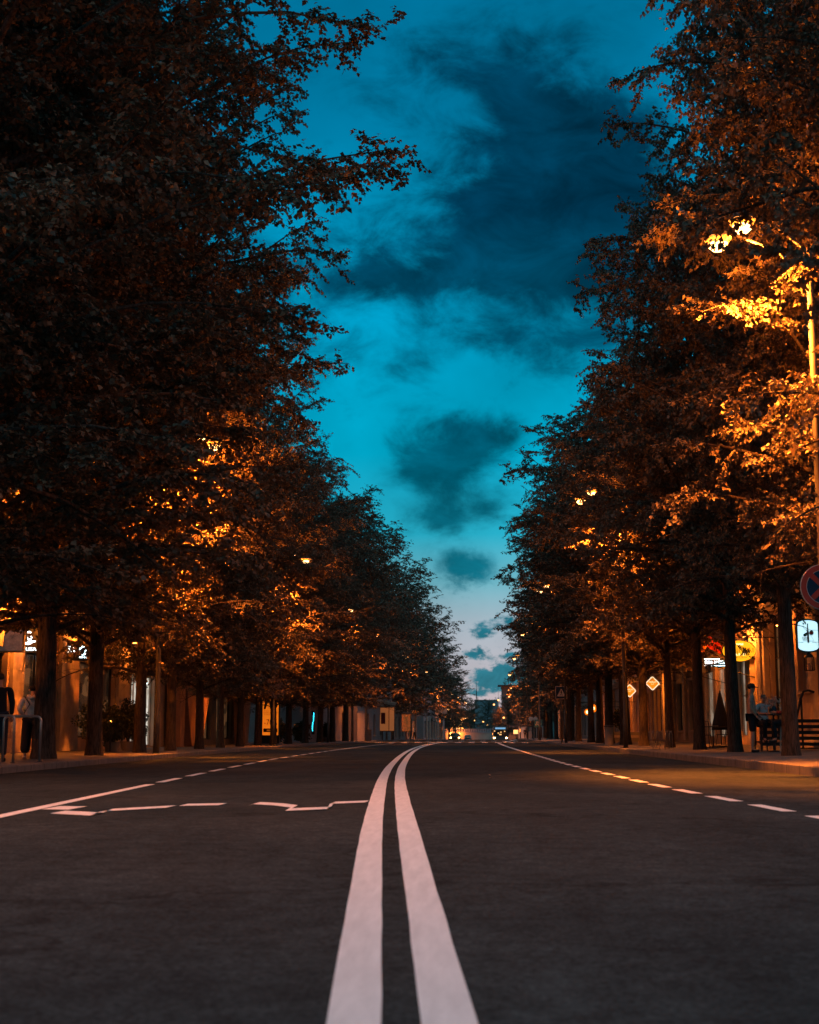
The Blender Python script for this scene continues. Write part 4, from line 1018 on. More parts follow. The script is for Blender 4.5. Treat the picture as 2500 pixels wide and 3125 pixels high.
def person(loc, rz, H, label, J, top, bottom, hair, shoes=None, group=None, sleeves=True, shorts=False, hood=None, strap=False, cap=None, bald=False, skirt=False):
    """J: joints at 1.75 m height, facing -y; legs / arms posed by the caller"""
    root = empty('person', loc, label, 'person', group, rz); k = H / 1.75; root.scale = (k, k, k)
    V = Vector; P, Ch, N, Hd = V(J['pelvis']), V(J['chest']), V(J['neck']), V(J['head'])
    b = Sk(); b.p('pel', P, (.15, .11)); b.p('waist', P.lerp(Ch, .5), (.135, .10), 'pel'); b.p('chest', Ch, (.155, .11), 'waist'); b.p('neck0', N - V((0, 0, .05)), .065, 'chest'); b.p('neck', N, .052, 'neck0')
    fw = V(J.get('face', (0, -1, 0))).normalized()
    b.p('jaw', Hd + V((0, 0, -.055)) + fw * .02, (.062, .066), 'neck'); b.p('skull', Hd + V((0, 0, .03)), (.074, .088), 'jaw'); b.p('crown', Hd + V((0, 0, .085)), (.05, .06), 'skull')
    for sd in ('l', 'r'):
        s, e, w = V(J['sho_' + sd]), V(J['elb_' + sd]), V(J['wri_' + sd])
        b.p('cl' + sd, Ch.lerp(s, .55) + V((0, 0, .05)), .07, 'chest'); b.p('sh' + sd, s, .056, 'cl' + sd); b.p('ua' + sd, s.lerp(e, .5), .047, 'sh' + sd); b.p('el' + sd, e, .039, 'ua' + sd); b.p('fa' + sd, e.lerp(w, .4), .037, 'el' + sd); b.p('wr' + sd, w, .025, 'fa' + sd)
        d = (w - e).normalized(); side = d.cross(V((0, 1, 0.01)));
        if side.length < .1: side = d.cross(V((1, 0, 0)))
        side.normalize(); nrm = d.cross(side); inw = -1 if sd == 'l' else 1
        b.p('pa' + sd, w + d * .05, (.022, .034), 'wr' + sd)
        for f, (o, L) in enumerate(((-.027, .062), (-.010, .072), (.010, .068), (.026, .053))):
            q = w + d * .085 + side * o; b.p('f%d' % f + sd, q, .0095, 'pa' + sd); b.p('g%d' % f + sd, q + d * L * .55 + nrm * .008, .0085, 'f%d' % f + sd); b.p('h%d' % f + sd, q + d * L * .95 + nrm * .028, .0072, 'g%d' % f + sd)
        q = w + d * .035 - side * .036; b.p('t0' + sd, q, .011, 'pa' + sd); b.p('t1' + sd, q + d * .035 - side * .018 + nrm * .01, .009, 't0' + sd)
        h, kn, an = V(J['hip_' + sd]), V(J['kne_' + sd]), V(J['ank_' + sd]); to = V(J['toe_' + sd])
        b.p('hp' + sd, h, .092, 'pel'); b.p('th' + sd, h.lerp(kn, .5), .075, 'hp' + sd); b.p('kn' + sd, kn, .053, 'th' + sd); b.p('ca' + sd, kn.lerp(an, .35), .054, 'kn' + sd); b.p('an' + sd, an, .036, 'ca' + sd); b.p('ft' + sd, an.lerp(to, .5) + V((0, 0, -.025)), .04, 'an' + sd); b.p('to' + sd, to, .03, 'ft' + sd)
    b.p('nose', Hd + fw * .098 + V((0, 0, -.012)), .012, 'skull')
    right = fw.cross(V((0, 0, 1))).normalized()
    body = skinmesh('body', b.v, b.e, SKIN_M, root)
    f = MB()
    for sg in (-1, 1): f.lathe([(.004, -.011), (.010, -.006), (.010, .006), (.004, .011)], tuple(Hd + fw * .083 + right * sg * .030 + V((0, 0, .012))), 8)
    f.box(Hd.x + fw.x * .088 - .018, Hd.x + fw.x * .088 + .018, Hd.y + fw.y * .088 - .012, Hd.y + fw.y * .088 + .012, Hd.z - .062, Hd.z - .055)
    f.build('face_features', mat('face_dark', (.05, .02, .015), .5), root)
    er = MB()
    for sg in (-1, 1): c = Hd + right * sg * .078 - fw * .005; er.lathe([(.006, -.028), (.016, -.012), (.017, .012), (.006, .028)], tuple(c), 8)
    er.build('ears', SKIN_M, root, smooth=True)
    if not bald:
        hh = Sk(); hh.p('a', Hd + V((0, 0, .105)) - fw * .01, (.07, .075)); hh.p('b', Hd + V((0, 0, .05)) - fw * .035, (.088, .085), 'a'); hh.p('c', Hd + V((0, 0, -.02)) - fw * .05, (.075, .06), 'b')
        if hair[1] > .1: hh.p('d', Hd + V((0, 0, -.02 - hair[1])) - fw * .055, (.06, .05), 'c')
        skinmesh('hair', hh.v, hh.e, mat('hair_' + hair[0], {'black': (.01, .009, .009), 'brown': (.05, .03, .02), 'grey': (.2, .17, .15)}[hair[0]], .8), root)
    if cap:
        c_ = MB(); c_.lathe([(.095, .02), (.10, .05), (.085, .105), (.04, .135), (.005, .14)], tuple(Hd), 16); c_.prism([(Hd.x - .075, Hd.z + .02), (Hd.x + .075, Hd.z + .02), (Hd.x + .075, Hd.z + .032), (Hd.x - .075, Hd.z + .032)], Hd.y - .17, Hd.y - .06)
        c_.build('cap', cap, root, smooth=True)
    # upper garment
    t = Sk(); lo = J.get('hem', .08)
    t.p('hem', P + V((0, 0, -lo)), (.175, .135)); t.p('w', P.lerp(Ch, .45), (.165, .125), 'hem'); t.p('c', Ch, (.18, .13), 'w'); t.p('n0', N + V((0, 0, -.085)), (.10, .09), 'c'); t.p('n', N + V((0, .01, -.02)), (.075, .07), 'n0')
    for sd in ('l', 'r'):
        s, e, w = V(J['sho_' + sd]), V(J['elb_' + sd]), V(J['wri_' + sd])
        t.p('cl' + sd, Ch.lerp(s, .55) + V((0, 0, .055)), .088, 'c'); t.p('s' + sd, s, .074, 'cl' + sd)
        if sleeves: t.p('u' + sd, s.lerp(e, .5), .065, 's' + sd); t.p('e' + sd, e, .058, 'u' + sd); t.p('f' + sd, e.lerp(w, .93), .044, 'e' + sd)
        else: t.p('u' + sd, s.lerp(e, .62), .062, 's' + sd)
    skinmesh('jacket' if sleeves else 'shirt', t.v, t.e, top, root)
    if hood:
        hd_ = Sk(); hd_.p('a', N + V((-.09, .05, .0)), (.05, .045)); hd_.p('b', N + V((-.05, .12, -.05)), (.06, .05), 'a'); hd_.p('c', N + V((0, .14, -.08)), (.065, .055), 'b'); hd_.p('d', N + V((.05, .12, -.05)), (.06, .05), 'c'); hd_.p('e', N + V((.09, .05, .0)), (.05, .045), 'd')
        skinmesh('hood', hd_.v, hd_.e, hood, root)
    if strap: MB().tube([V(J['sho_r']) + V((-.02, .05, .06)), Ch + V((.03, .15, 0)), P + V((.14, .14, .12))], .012, 6).build('bag_strap', DARKF, root)
    l = Sk(); l.p('p', P + V((0, 0, .03)), (.16, .125))
    for sd in ('l', 'r'):
        h, kn, an = V(J['hip_' + sd]), V(J['kne_' + sd]), V(J['ank_' + sd])
        l.p('h' + sd, h, .108, 'p'); l.p('t' + sd, h.lerp(kn, .5), .098 if not skirt else .115, 'h' + sd)
        l.p('k' + sd, h.lerp(kn, 1.05) if not shorts else h.lerp(kn, .98), .085 if shorts else (.078 if not skirt else .112), 't' + sd)
        if not shorts: l.p('c' + sd, kn.lerp(an, .5), .072 if not skirt else .11, 'k' + sd); l.p('a' + sd, an + V((0, 0, .02)), .06 if not skirt else .105, 'c' + sd)
    skinmesh('shorts' if shorts else 'trousers', l.v, l.e, bottom, root)
    if shoes:
        for sd in ('l', 'r'):
            an, to = V(J['ank_' + sd]), V(J['toe_' + sd]); q = Sk(); q.p('a', an + V((0, .02, -.035)), (.045, .05)); q.p('b', an.lerp(to, .6) + V((0, 0, -.03)), (.048, .042), 'a'); q.p('c', to + V((0, -.02, .005)), (.04, .03), 'b')
            skinmesh('shoe', q.v, q.e, shoes, root)
    return root
def standing(**k):
    J = dict(pelvis=(0, 0, .95), chest=(0, 0, 1.28), neck=(0, .0, 1.50), head=(0, -.015, 1.62), sho_l=(-.19, 0, 1.42), sho_r=(.19, 0, 1.42), elb_l=(-.245, .03, 1.14), elb_r=(.245, .03, 1.14), wri_l=(-.24, -.05, .90), wri_r=(.24, -.05, .90),
             hip_l=(-.095, 0, .90), hip_r=(.095, 0, .90), kne_l=(-.11, -.01, .50), kne_r=(.11, -.01, .50), ank_l=(-.12, .02, .09), ank_r=(.12, .02, .09), toe_l=(-.14, -.14, .035), toe_r=(.14, -.14, .035)); J.update(k); return J
def seated(**k):
    J = dict(pelvis=(0, .05, .56), chest=(0, .0, .90), neck=(0, -.03, 1.11), head=(0, -.07, 1.23), sho_l=(-.19, -.02, 1.03), sho_r=(.19, -.02, 1.03), elb_l=(-.26, -.10, .80), elb_r=(.26, -.10, .80), wri_l=(-.12, -.33, .80), wri_r=(.12, -.33, .80),
             hip_l=(-.10, .0, .54), hip_r=(.10, .0, .54), kne_l=(-.14, -.40, .52), kne_r=(.14, -.40, .52), ank_l=(-.13, -.36, .09), ank_r=(.13, -.36, .09), toe_l=(-.14, -.52, .035), toe_r=(.14, -.52, .035), hem=.04); J.update(k); return J
CREAM = mat('cream_jacket_cloth', (.74, .64, .54), .9, var=.15, vscale=14, bump=.4, bscale=18); NAVY = mat('dark_navy_cloth', (.010, .012, .016), .95); JEAN = mat('dark_denim', (.02, .025, .035), .9); WSHOE = mat('pale_shoe', (.45, .38, .33), .7)
TEE = mat('faded_pink_shirt', (.38, .24, .18), .9, var=.1); WTEE = mat('white_shirt', (.55, .53, .52), .9); REDS = mat('dark_red_shirt', (.22, .04, .03), .9); BSHOE = mat('black_shoe', (.015, .015, .015), .6)
person((-10.44, 33.5, .126), R(180 + 6), 1.72, 'person in cream hooded jacket with diagonal strap and dark wide trousers, seen from behind', standing(elb_l=(-.27, .0, 1.16), elb_r=(.27, .0, 1.16), wri_l=(-.16, -.17, 1.0), wri_r=(.16, -.17, 1.0), hem=.12), CREAM, NAVY, ('black', .03), WSHOE, hood=CREAM, strap=True, skirt=True).scale = (1.14, 1.05, .985)
person((-10.03, 29.9, .126), R(180 + 20), 1.86, 'tall person in dark coat and jeans cut by the left picture edge', standing(hem=.16), NAVY, JEAN, ('brown', .07), BSHOE)
gz = GR(7.6, 40)
person((7.56, 39.6, GR(7.56, 39.6)), R(78), 1.86, 'standing man in faded shirt and dark shorts turned right, beside the second right trunk', standing(wri_l=(-.2, -.12, .92), wri_r=(.2, -.16, .95), face=(0, -1, -.15)), TEE, NAVY, ('black', .0), BSHOE, sleeves=False, shorts=True, cap=mat('dark_cap', (.02, .02, .02), .8))
person((8.16, 41.0, GR(8.2, 41) + .25), R(10), 1.75, 'seated man in white shirt behind the flower vase, facing the street', seated(), WTEE, NAVY, ('grey', .0), BSHOE, sleeves=False)
person((8.42, 39.0, GR(8.4, 39) + .25), R(-100), 1.75, 'seated dark haired person in dark red top, half behind the first right trunk', seated(), REDS, NAVY, ('black', .14), BSHOE)
person((8.0, 229, TZ(229) + .25), 0, 1.75, 'small dark silhouette of a person in front of the pale far kiosk', standing(), NAVY, NAVY, ('black', .0), BSHOE)
person((-8.6, 205, GL(-8.6, 205)), R(40), 1.72, 'small pale dressed person standing among the far left trunks', standing(), WTEE, JEAN, ('brown', .03), BSHOE)

# ------------------------------------------------------------------ cafe furniture
WOODW = mat('pale_painted_wood', (.42, .38, .32), .7, var=.1)
def stool(x, y, rz, h, lab, grp, m):
    z = GR(x, y); r = empty('stool', (x, y, z), lab, 'stool', grp, rz)
    MB().box(-.19, .19, -.19, .19, h - .04, h).build('seat', m, r, bevel=.008)
    for sx in (-1, 1):
        for sy in (-1, 1): MB().tube([(sx * .19, sy * .19, 0), (sx * .16, sy * .16, h - .04)], .02, 6).build('leg', m, r)
    b = MB(); b.box(-.17, .17, -.185, -.155, .22, .25); b.box(-.17, .17, .155, .185, .22, .25); b.box(-.185, -.155, -.17, .17, .26, .29); b.box(.155, .185, -.17, .17, .26, .29); b.build('stretcher', m, r)
stool(8.42, 39.03, .1, .78, 'white high stool under the person in red beside the first right trunk', 'cafe stools', WOODW)
stool(8.16, 41.05, .3, .76, 'dark stool under the man in the white shirt', 'cafe stools', DARKF)
def table(x, y, h, r0, lab, grp=None, cloth=False):
    z = GR(x, y); r = empty('cafe_table', (x, y, z), lab, 'table', grp)
    MB().lathe([(r0, h - .03), (r0 + .01, h - .015), (r0, h)], n=28).build('tabletop', DARKF, r); MB().tube([(0, 0, .03), (0, 0, h - .03)], .03, 8).build('column', DARKF, r); MB().lathe([(r0 * .6, 0), (r0 * .6, .02), (.05, .05)], n=20).build('base', DARKF, r)
    return z + h
zt = table(8.22, 39.95, 1.02, .33, 'dark round cafe table carrying the flower vase, between the seated pair')
r_ = empty('flower_vase', (8.2, 39.9, zt), 'dark round vase with pale drooping flowers on the cafe table', 'vase')
MB().lathe([(.05, 0), (.10, .05), (.12, .12), (.09, .20), (.06, .22)], n=18).build('vase', mat('dark_vase', (.01, .03, .05), .3), r_, smooth=True)
nr = np.random.RandomState(3); n = 160; Pq = nr.randn(n, 3) * np.array([.13, .13, .07]) + np.array([0, 0, .33]); Aq = nr.randn(n, 3); Aq /= np.linalg.norm(Aq, axis=1)[:, None]; Sq = np.cross(Aq, nr.randn(n, 3)); Sq /= np.linalg.norm(Sq, axis=1)[:, None]
link('flowers', leaf_mesh('flowers', Pq, Aq, Sq, np.full(n, .06), mat('pale_petals', (.5, .33, .25), .8)), r_)
st = MB()
for k in range(9): a = k * .7; st.tube([(0, 0, .1), (.05 * math.cos(a), .05 * math.sin(a), .25), (.14 * math.cos(a), .14 * math.sin(a), .34)], .004, 4)
st.build('stems', BUSH, r_)
r_ = empty('wine_glass', (8.42, 39.85, zt), 'small wine glass at the right side of the vase', 'glass')
MB().lathe([(.03, 0), (.005, .008), (.005, .08), (.03, .11), (.035, .16), (.03, .19)], n=14).build('bowl', mat('glass_gloss', (.5, .5, .5), .1, spec=.8), r_, smooth=True)
def chair(x, y, rz, lab):
    z = GR(x, y); r = empty('cafe_chair', (x, y, z), lab, 'chair', 'dark cafe chairs by the lit doorway', rz); m = DARKF
    MB().box(-.21, .21, -.2, .21, .44, .47).build('seat', m, r, bevel=.01)
    b = MB(); b.tube([(-.2, .2, .45), (-.2, .26, .92), (.2, .26, .92), (.2, .2, .45)], .015, 6)
    for k in range(4): b.tube([(-.12 + k * .08, .21, .46), (-.12 + k * .08, .26, .92)], .008, 5)
    b.build('backrest', m, r)
    for sx in (-1, 1):
        for sy in (-1, 1): MB().tube([(sx * .22, sy * .23, 0), (sx * .18, sy * .17, .44)], .014, 6).build('leg', m, r)
zt = table(8.3, 50.6, .75, .55, 'dark terrace table left of the second right trunk')
chair(7.9, 50.0, R(160), 'nearest dark chair of the terrace table'); chair(8.75, 50.9, R(-60), 'dark chair tucked behind the terrace table')
r_ = empty('folded_parasol', (8.75, 51.6, GR(8.7, 51)), 'dark folded parasol beside the terrace table', 'parasol')
MB().tube([(0, 0, 0), (0, 0, 2.0)], .02, 8).build('pole', DARKF, r_); MB().lathe([(.34, .62), (.30, .85), (.16, 1.4), (.05, 1.9), (.01, 1.95)], n=14).build('canopy', mat('parasol_cloth', (.012, .014, .017), .95), r_, smooth=True); MB().lathe([(.25, 0), (.25, .06), (.05, .09)]).build('base', DARKF, r_)
r_ = empty('tray', (8.2, 50.5, zt), 'low tray of small things on the terrace table', 'tray')
MB().box(-.25, .25, -.15, .15, 0, .02).build('plate', WOODW, r_); MB().lathe([(.03, .02), (.035, .12), (.03, .13)]).build('cup', WOODW, r_)
# stair rail and steps at the right edge, stone bench blocks
r_ = empty('stair_rail', (10.0, 44.0, GR(10, 44)), 'dark curved handrail by steps at the far right edge', 'railing')
b = MB(); b.tube([(-.35, 0, 0), (-.30, 0, .75), (-.12, 0, 1.5), (-.02, 0, 1.72), (.12, 0, 1.76), (.3, 0, 1.7)], .035, 8); b.tube([(-.1, .0, 0), (-.1, 0, 1.5)], .03, 8); b.tube([(.5, 0, 0), (.5, 0, 1.6)], .025, 8); b.build('rail', DARKF, r_, smooth=True)
MB().tube([(-.35, 0, .02), (.55, 0, .02)], .02, 6).build('foot_bar', DARKF, r_)
r_ = empty('steps', (10.4, 46.2, GR(10.4, 46)), 'low stone steps rising to the building at the right edge', 'steps')
for k in range(3): MB().box(-.1 + k * .3, .8, -1.8, 1.8, k * .16, (k + 1) * .16).build('step', STONE, r_, bevel=.01)
r_ = empty('terrace_fence', (9.2, 43.4, GR(9.2, 43)), 'low dark slatted fence behind the cafe stools', 'fence')
for k in range(5): MB().box(-.7, 1.3, -.015, .015, .12 + k * .17, .22 + k * .17).build('slat', DARKF, r_)
for x in (-.65, .3, 1.25): MB().box(x - .03, x + .03, .016, .07, 0, .98).build('post', DARKF, r_)
r_ = empty('ashtray_bin', (6.3, 68, GR(6.3, 68)), 'small pale topped bin between thin right trunks', 'bin')
MB().lathe([(.2, 0), (.21, .85), (.22, .86)], n=18).build('body', PL_D, r_, smooth=False); MB().lathe([(.23, .86), (.23, .92), (.1, .95)], n=18).build('lid', STEEL, r_)
r_ = empty('planter', (9.2, 88, GR(9.2, 88)), 'pale banded planter box under the round signs on the right', 'planter')
MB().box(-.8, .8, -.3, .3, 0, .25).build('base', PL_D, r_, bevel=.01); MB().box(-.84, .84, -.34, .34, .26, .4).build('rim', STONE, r_, bevel=.01); MB().box(-.8, .8, -.3, .3, .41, .6).build('upper_band', PL_D, r_, bevel=.01)
blob_plant('garden_shrub', (8.9, 89, 1.0), .9, 1.3, 900, 'leafy shrub standing over the banded planter on the right', 'shrub', leaf=.11, seed=44)

# small things on the road
for k, (x, y, s, lab) in enumerate(((-3.65, 56, .16, 'curled dark leaf lying left of the double line in the distance'), (1.85, 78, .16, 'curled dark leaf in the right lane in the distance'), (.22, 22.5, .07, 'small pale leaf on the asphalt right of the double line'), (-8.4, 78, .14, 'dark leaf on the far left lane'))):
    me = leaf_mesh('blade', np.array([[0, 0, .012], [.02, .01, .05]]), np.array([[.8, .2, .35], [-.5, .3, .5]]), np.array([[.2, -.8, .1], [.3, .8, .1]]), np.array([s, s * .7]), mat('dead_leaf_pale' if k == 2 else 'dead_leaf', (.4, .25, .15) if k == 2 else (.02, .018, .015), .9))
    tag(link('fallen_leaf', me, None, (x, y, TZ(y))), lab, 'leaf', 'fallen leaves on the road')
PATCH = mat('fresh_asphalt_patch', (.03, .031, .033), .75, var=.3, vscale=8)
tag(MB().add([(3.05, 11.5, .0045), (4.6, 11.4, .0045), (4.7, 12.2, .0045), (3.0, 12.1, .0045)], [(0, 1, 2, 3)]).build('road_patch', PATCH), kind='structure')

# ------------------------------------------------------------------ vehicles far away
HEAD = mat('warm_headlight', (1, .8, .5), emit=(1, .55, .16), es=22); TYRE = mat('tyre_rubber', (.015, .015, .015), .9); BUSB = mat('bus_paint', (.05, .09, .11), .35, coat=1); LIT = mat('orange_glint', (.3, .2, .1), emit=(1, .55, .2), es=1.3)
def wheels(r, xs, ys, rad, w=.24):
    for sx in xs:
        for y in ys:
            t = MB(); v = []; n = 20; b0 = len(t.v)
            for yy in (sx - w / 2, sx + w / 2):
                for k in range(n): a = 2 * math.pi * k / n; v.append((yy, y + rad * math.cos(a), rad + rad * math.sin(a)))
            t.add(v, [tuple(range(n))[::-1], tuple(range(n, 2 * n))] + [(k, (k + 1) % n, (k + 1) % n + n, k + n) for k in range(n)]); o = t.build('wheel', TYRE, r, bevel=.02)
r_ = empty('bus', (4.45, 250, TZ(250)), 'city bus with lit header and orange reflections, coming over the far crest on the right', 'bus')
b = MB(); b.prism([(-1.25, .35), (1.25, .35), (1.27, 1.3), (1.2, 2.75), (1.0, 2.9), (-1.0, 2.9), (-1.2, 2.75), (-1.27, 1.3)], 0, 10.5); b.build('body', BUSB, r_, bevel=.06)
MB().prism([(-1.12, 1.25), (1.12, 1.25), (1.08, 2.3), (-1.08, 2.3)], -.03, -.005).build('windscreen', GLASS, r_); MB().box(-.9, .9, -.035, -.005, 2.42, 2.72).build('destination_display', mat('bus_display', (.2, .3, .4), emit=(.2, .45, .7), es=.8), r_)
for sx in (-1, 1):
    MB().box(sx * 1.05 - .16, sx * 1.05 + .16, -.05, -.005, .82, 1.02).build('headlight', HEAD, r_); MB().box(sx * 1.42 - .1, sx * 1.42 + .1, -.25, -.15, 1.9, 2.3).build('mirror', DARKF, r_)
    MB().box(sx * 1.265 - .01, sx * 1.265 + .01, .5, 10, 1.4, 2.3).build('side_window', GLASS, r_)
b = MB()
for x, z in ((-1.0, 2.1), (-.35, 1.75), (.1, 1.9), (.1, 1.5), (.75, 2.05), (-.1, 1.5)): b.box(x - .1, x + .1, -.045, -.032, z - .09, z + .09)
b.build('cabin_lights', LIT, r_); wheels(r_, (-1.05, 1.05), (2.0, 8.0), .48)  # glowing squares on the windscreen imitate orange reflections
def car(x, y, rz, m, lab, lights=True):
    r = empty('car', (x, y, TZ(y)), lab, 'car', 'cars at the far junction', rz)
    prof = [(-2.1, .35), (-2.15, .75), (-1.3, .92), (-.75, 1.4), (.75, 1.42), (1.45, .98), (2.05, .9), (2.1, .4)]
    vs = [(sx * (.87 if z < 1.1 else .70), y_, z) for sx in (-1, 1) for y_, z in prof]; n = len(prof)
    MB().add(vs, [tuple(range(n)), tuple(range(2 * n - 1, n - 1, -1))] + [(i, i + n, (i + 1) % n + n, (i + 1) % n) for i in range(n)]).build('body', m, r, bevel=.05)
    MB().add([(-.74, -1.26, .97), (.74, -1.26, .97), (.64, -.83, 1.36), (-.64, -.83, 1.36)], [(0, 1, 2, 3)]).build('windscreen', GLASS, r, loc=(0, -.03, .01))
    for sx in (-1, 1): MB().box(sx * .68 - .12, sx * .68 + .12, -2.2, -2.14, .58, .72).build('headlight', HEAD if lights else SEDGE, r)
    wheels(r, (-.8, .8), (-1.35, 1.35), .32, .2)
car(-1.75, 360, 0, mat('teal_car_paint', (.02, .07, .09), .3), 'small dark blue car with pale lamps at the far junction', False)
car(-3.25, 238, 0, mat('orange_grey_car_paint', (.06, .05, .045), .3), 'car low behind the crest with two flaring orange headlights')

# ------------------------------------------------------------------ the far end: wall, hill, forest, tower block, lamps on the hill road
WALL = mat('retaining_wall_concrete', (.30, .24, .19), .9, var=.2, vscale=.3)
r_ = empty('retaining_wall', (-2, 430, -1), 'long low retaining wall with pale parapet closing the far end of the street', 'wall')
MB().box(-30, 12, 0, .6, 0, 2.2).build('wall', WALL, r_); MB().box(-30, 12, -.1, .7, 2.2, 2.45).build('coping', PL_W, r_)
p = MB()
for i in range(60): p.box(-30 + i * .7, -30 + i * .7 + .5, .1, .3, 2.46, 3.3)
p.box(-30, 12, .05, .35, 3.3, 3.4); p.build('parapet', PL_W, r_)
HG0 = mat('wall_globe', (1, .6, .2), emit=(1, .5, .12), es=14)
for x in (-7.1, -4.5):
    r_ = empty('wall_lamp', (x, 429.6, .9), 'flaring orange lamp on the far retaining wall, %s of the pair' % ('left one' if x < -6 else 'right one'), 'lamp')
    MB().lathe([(.05, -.2), (.26, -.15), (.3, .1), (.1, .3)]).build('globe', HG0, r_, smooth=True); MB().box(-.1, .1, .1, .4, -.1, .1).build('bracket', DARKF, r_)
    ld = bpy.data.lights.new('wall_light', 'POINT'); ld.color = SODIUM; ld.energy = 1100; ld.shadow_soft_size = .3; lo = bpy.data.objects.new('wall_light', ld); COL.objects.link(lo); lo.parent = r_; lo.location = (0, -.8, 0)
hv = []; hf = []; nx, ny = 40, 14
def hillz(x, y): return -6 + 17.5 * (1 - math.exp(-max(0, y - 520) / 240)) * (1 + .18 * math.sin(x * .011 + 1) + .05 * math.sin(x * .05)) - .00002 * x * x
for j in range(ny):
    for i in range(nx): x = -500 + 1000 * i / (nx - 1); y = 500 + 800 * j / (ny - 1); hv.append((x, y, hillz(x, y)))
for j in range(ny - 1):
    for i in range(nx - 1): a = j * nx + i; hf.append((a, a + 1, a + 1 + nx, a + nx))
tag(MB().add(hv, hf).build('hill', mat('hill_soil', (.03, .035, .025), .95), smooth=True), kind='structure')
nr = np.random.RandomState(77); Bq = []
for k in range(700):
    x = nr.uniform(-75, 90) if k < 560 else nr.uniform(-400, 400); y = nr.uniform(700, 1000) if k < 560 else nr.uniform(600, 1000); h = nr.uniform(4.0, 7); m_ = 46; t = nr.rand(m_) ** .8; rad = (1 - t) * h * .30 + .2; a = nr.rand(m_) * 6.28
    Bq.append(np.stack([x + rad * np.cos(a), y + rad * np.sin(a), hillz(x, y) + t * h], 1))
Bq = np.concatenate(Bq); n = len(Bq); Aq = nr.randn(n, 3); Aq /= np.linalg.norm(Aq, axis=1)[:, None]; Sq = np.cross(Aq, nr.randn(n, 3)); Sq /= np.linalg.norm(Sq, axis=1)[:, None]
tag(link('forest', leaf_mesh('forest', Bq, Aq, Sq, np.full(n, 1.25), FARLEAF)), kind='stuff')
BT = Building((0.1, 520), (8.5, 520), -6, 18.9, 12, mat('dark_block_concrete', (.22, .23, .24), .9), 'dark flat roofed tower block at the far end of the street')
for c in (2.5, 6): BT.opening(c - .3, c + .3, 10, 11, GLASS, (1, 1), sill=False)
BT.finish()
def mast(x, y, z, h, w, lab):
    r = empty('radio_mast', (x, y, z), lab, 'mast', 'lattice masts on the skyline'); b = MB()
    for sx, sy in ((-1, -1), (1, -1), (0, 1)): b.tube([(sx * w, sy * w, 0), (sx * w * .15, sy * w * .15, h * .6)], .05, 4)
    for k in range(7):
        t = k / 7; w1 = w * (1 - .85 * t); w2 = w * (1 - .85 * (t + 1 / 7)); b.tube([(-w1, -w1, h * .6 * t), (w2, -w2, h * .6 * (t + 1 / 7))], .035, 4); b.tube([(w1, -w1, h * .6 * t), (-w2, -w2, h * .6 * (t + 1 / 7))], .06, 4)
    b.build('lattice', DARKF, r); MB().tube([(0, 0, h * .55), (0, 0, h)], [.07, .035], 6).build('antenna', DARKF, r)
mast(.75, 521, 12.9, 7.2, .28, 'thin radio mast on the roof of the dark tower block'); mast(11.6, 700, 8, 17.5, 1.6, 'lattice pylon rising behind the orange lit far right trees')
HB = Building((6.4, 330), (17, 330), TZ(330), 12.2, 12, mat('dark_villa_plaster', (.14, .13, .12), .9), 'dark villa with balconies peeking above the orange lit far right trees')
for k in range(3):
    for c in (1.6, 4.4, 7.2): HB.opening(c - .6, c + .6, 3.8 + k * 2.9, 5.4 + k * 2.9, GLASS, (2, 1))
    MB().box(.3, 5.6, -1.2, -.01, 3.1 + k * 2.9, 3.3 + k * 2.9).build('balcony', PL_W, HB.root)
HB.finish(); MB().box(-1.0, 9, -1.3, 5, 12.5, 12.75).build('roof_overhang', DARKF, HB.root); MB().tube([(1.5, 2, 12.7), (1.5, 2, 15)], .07, 5).build('aerial', DARKF, HB.root)
r_ = empty('kiosk', (7.6, 231, TZ(231) + .2), 'pale panelled kiosk with arched poster at the far right pavement', 'kiosk')
MB().box(-.55, .55, 0, .5, .1, 1.95).build('panel', mat('kiosk_panel', (.45, .38, .34), .7, emit=(.8, .55, .45), es=.10), r_, bevel=.04); MB().box(-.62, .62, -.05, .55, 1.96, 2.1).build('roof', PL_D, r_); MB().box(-.5, .5, .05, .45, 0, .1).build('plinth', PL_D, r_)
r_ = empty('orange_sign', (5.85, 205, 1.05), 'two small glowing orange squares right of the bus', 'sign')
MB().box(-.33, .3, -.05, .05, -.25, .3).build('panel', mat('orange_square', (1, .5, .2), emit=(1, .45, .14), es=2.2), r_); MB().box(.45, .68, -.05, .05, 0, .45).build('side_panel', mat('orange_square2', (1, .3, .1), emit=(1, .26, .04), es=1.6), r_); MB().tube([(0, .1, -1.0), (0, .1, -.25)], .04, 6).build('post', DARKF, r_)
HG = mat('far_halo_globe', (1, .6, .2), emit=(1, .30, .03), es=3)  # enlarged orange globe imitates the glare round each distant lamp
PX_ = [(1381.7, 2223.5), (1385, 2216.5), (1387, 2209.6), (1389, 2204), (1390.4, 2199.5), (1395.7, 2224), (1402.6, 2223.5), (1404, 2216.5), (1408, 2210), (1411, 2206), (1402.6, 2201.7), (1408, 2198), (1414.8, 2194.8), (1421.7, 2193), (1427.8, 2194), (1430.5, 2191), (1401, 2193), (1449.6, 2199), (1454.8, 2200), (1460, 2190.4), (1464, 2187), (1411, 2223.5)]
HILL = []
for k, (px, py) in enumerate(PX_):   # surveyed once: bearing and height of each lantern on the hill road
    y = 500 + (2226 - py) * 4.2; HILL.append(((px - 1449) / 4340 * y, y, .68 + (2242 - py) / 4340 * y))
proto = empty('hill_lamp', HILL[0], 'small flaring orange lamp of the hill road, lowest of the left string', 'street lamp', 'lamps strung along the hill road')
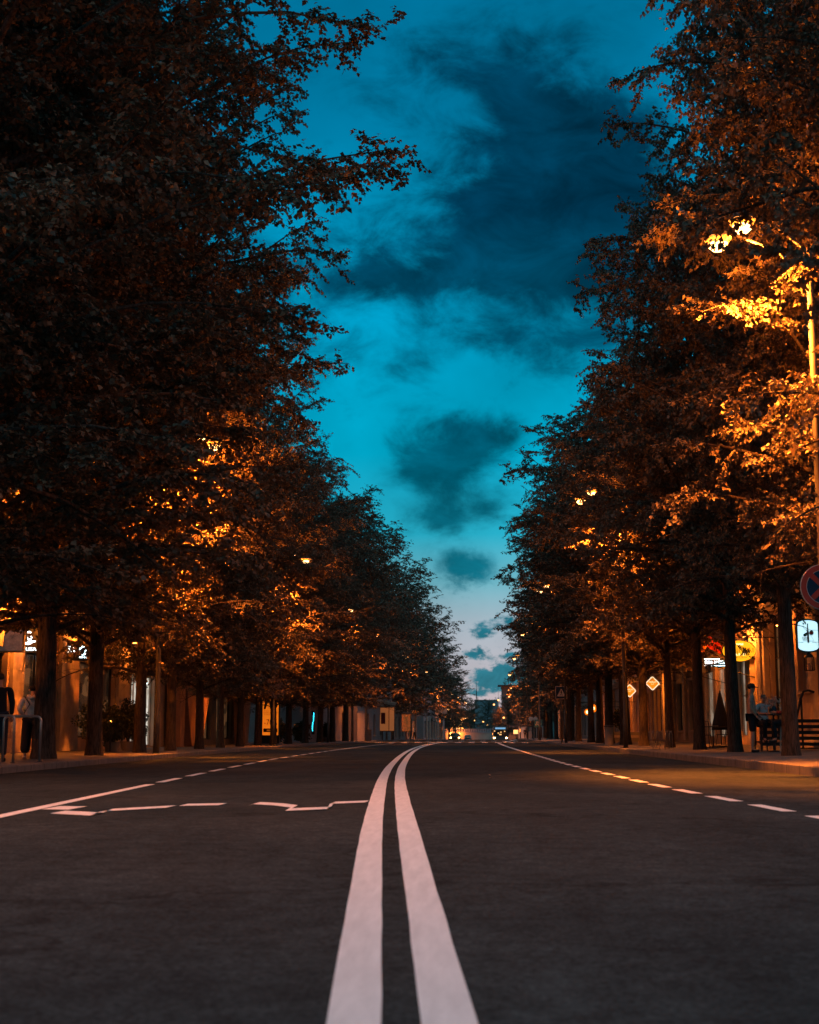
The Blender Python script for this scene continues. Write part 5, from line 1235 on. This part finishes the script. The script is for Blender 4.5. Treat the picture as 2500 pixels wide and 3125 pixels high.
MB().lathe([(.1, -.4), (.4, -.25), (.48, 0), (.25, .3), (.05, .35)], n=12).build('globe', HG, proto, smooth=True); MB().lathe([(.05, -.22), (.2, -.12), (.24, 0), (.15, .14), (.03, .18)], (0, -.42, -.08), 10).build('bulb', HOT, proto, smooth=True); MB().tube([(0, .1, -8), (0, .1, -.3)], .08, 5).build('post', DARKF, proto)
for k, p in enumerate(HILL[1:]):
    c = copy_tree(proto); c.location = p; side = 'left string' if k < 4 else 'middle string' if k < 9 else 'upper bend' if k < 16 else 'right string'
    c['label'] = 'flaring orange lamp on the far hill road, %s lamp counted, in the %s' % (ORD[(k + 1) % 20], side)
for k, (px, py, y) in enumerate(((1507.6, 2152, 400), (1521, 2139, 400), (1541, 2125, 400), (1537, 2191, 330), (1531, 2199, 380), (1534, 2205, 400), (1370, 2166, 300), (1361, 2186, 280), (1372, 2180, 340), (1373, 2194, 390), (1475, 2203, 480), (1488, 2213, 470))):
    c = copy_tree(proto); c.location = ((px - 1449) / 4340 * y, y, .68 + (2242 - py) / 4340 * y); c.scale = (.6, .6, .6); c['group'] = 'small lamps among the far trees'
    c['label'] = 'tiny orange lamp point among the far %s trees, %s of its cluster' % ('right' if px > 1449 else 'left', ORD[k if k < 6 else k - 6 if k < 10 else k - 4])
'''tree on the skyline left of the block'''
plant(FN[0], -1.2, 512, -4.5, .5, .92, 'lone bushy tree on the skyline left of the dark tower block', 'trees at the far end')
for k, (x, y, s, sz, lab) in enumerate(((4.4, 470, .75, .9, 'bushy tree in front of the dark tower block'), (8.4, 400, .62, .95, 'orange lit low tree under the pylon at far right'), (6.9, 300, .46, 1.05, 'low orange lit tree beside the far right lamp'), (9.9, 312, .62, 1.0, 'orange lit tree in front of the dark villa'), (5.4, 322, .36, 1.1, 'smallest orange lit tree right of the tower block'), (6.2, 440, .6, .8, 'dark low tree right of the hill lamps'), (-10, 455, .55, .7, 'dark low tree left of the hill lamps'))):
    plant(FN[k % 2], x, y, TZ(y), k * 1.7, s, lab, 'trees at the far end', s * sz)
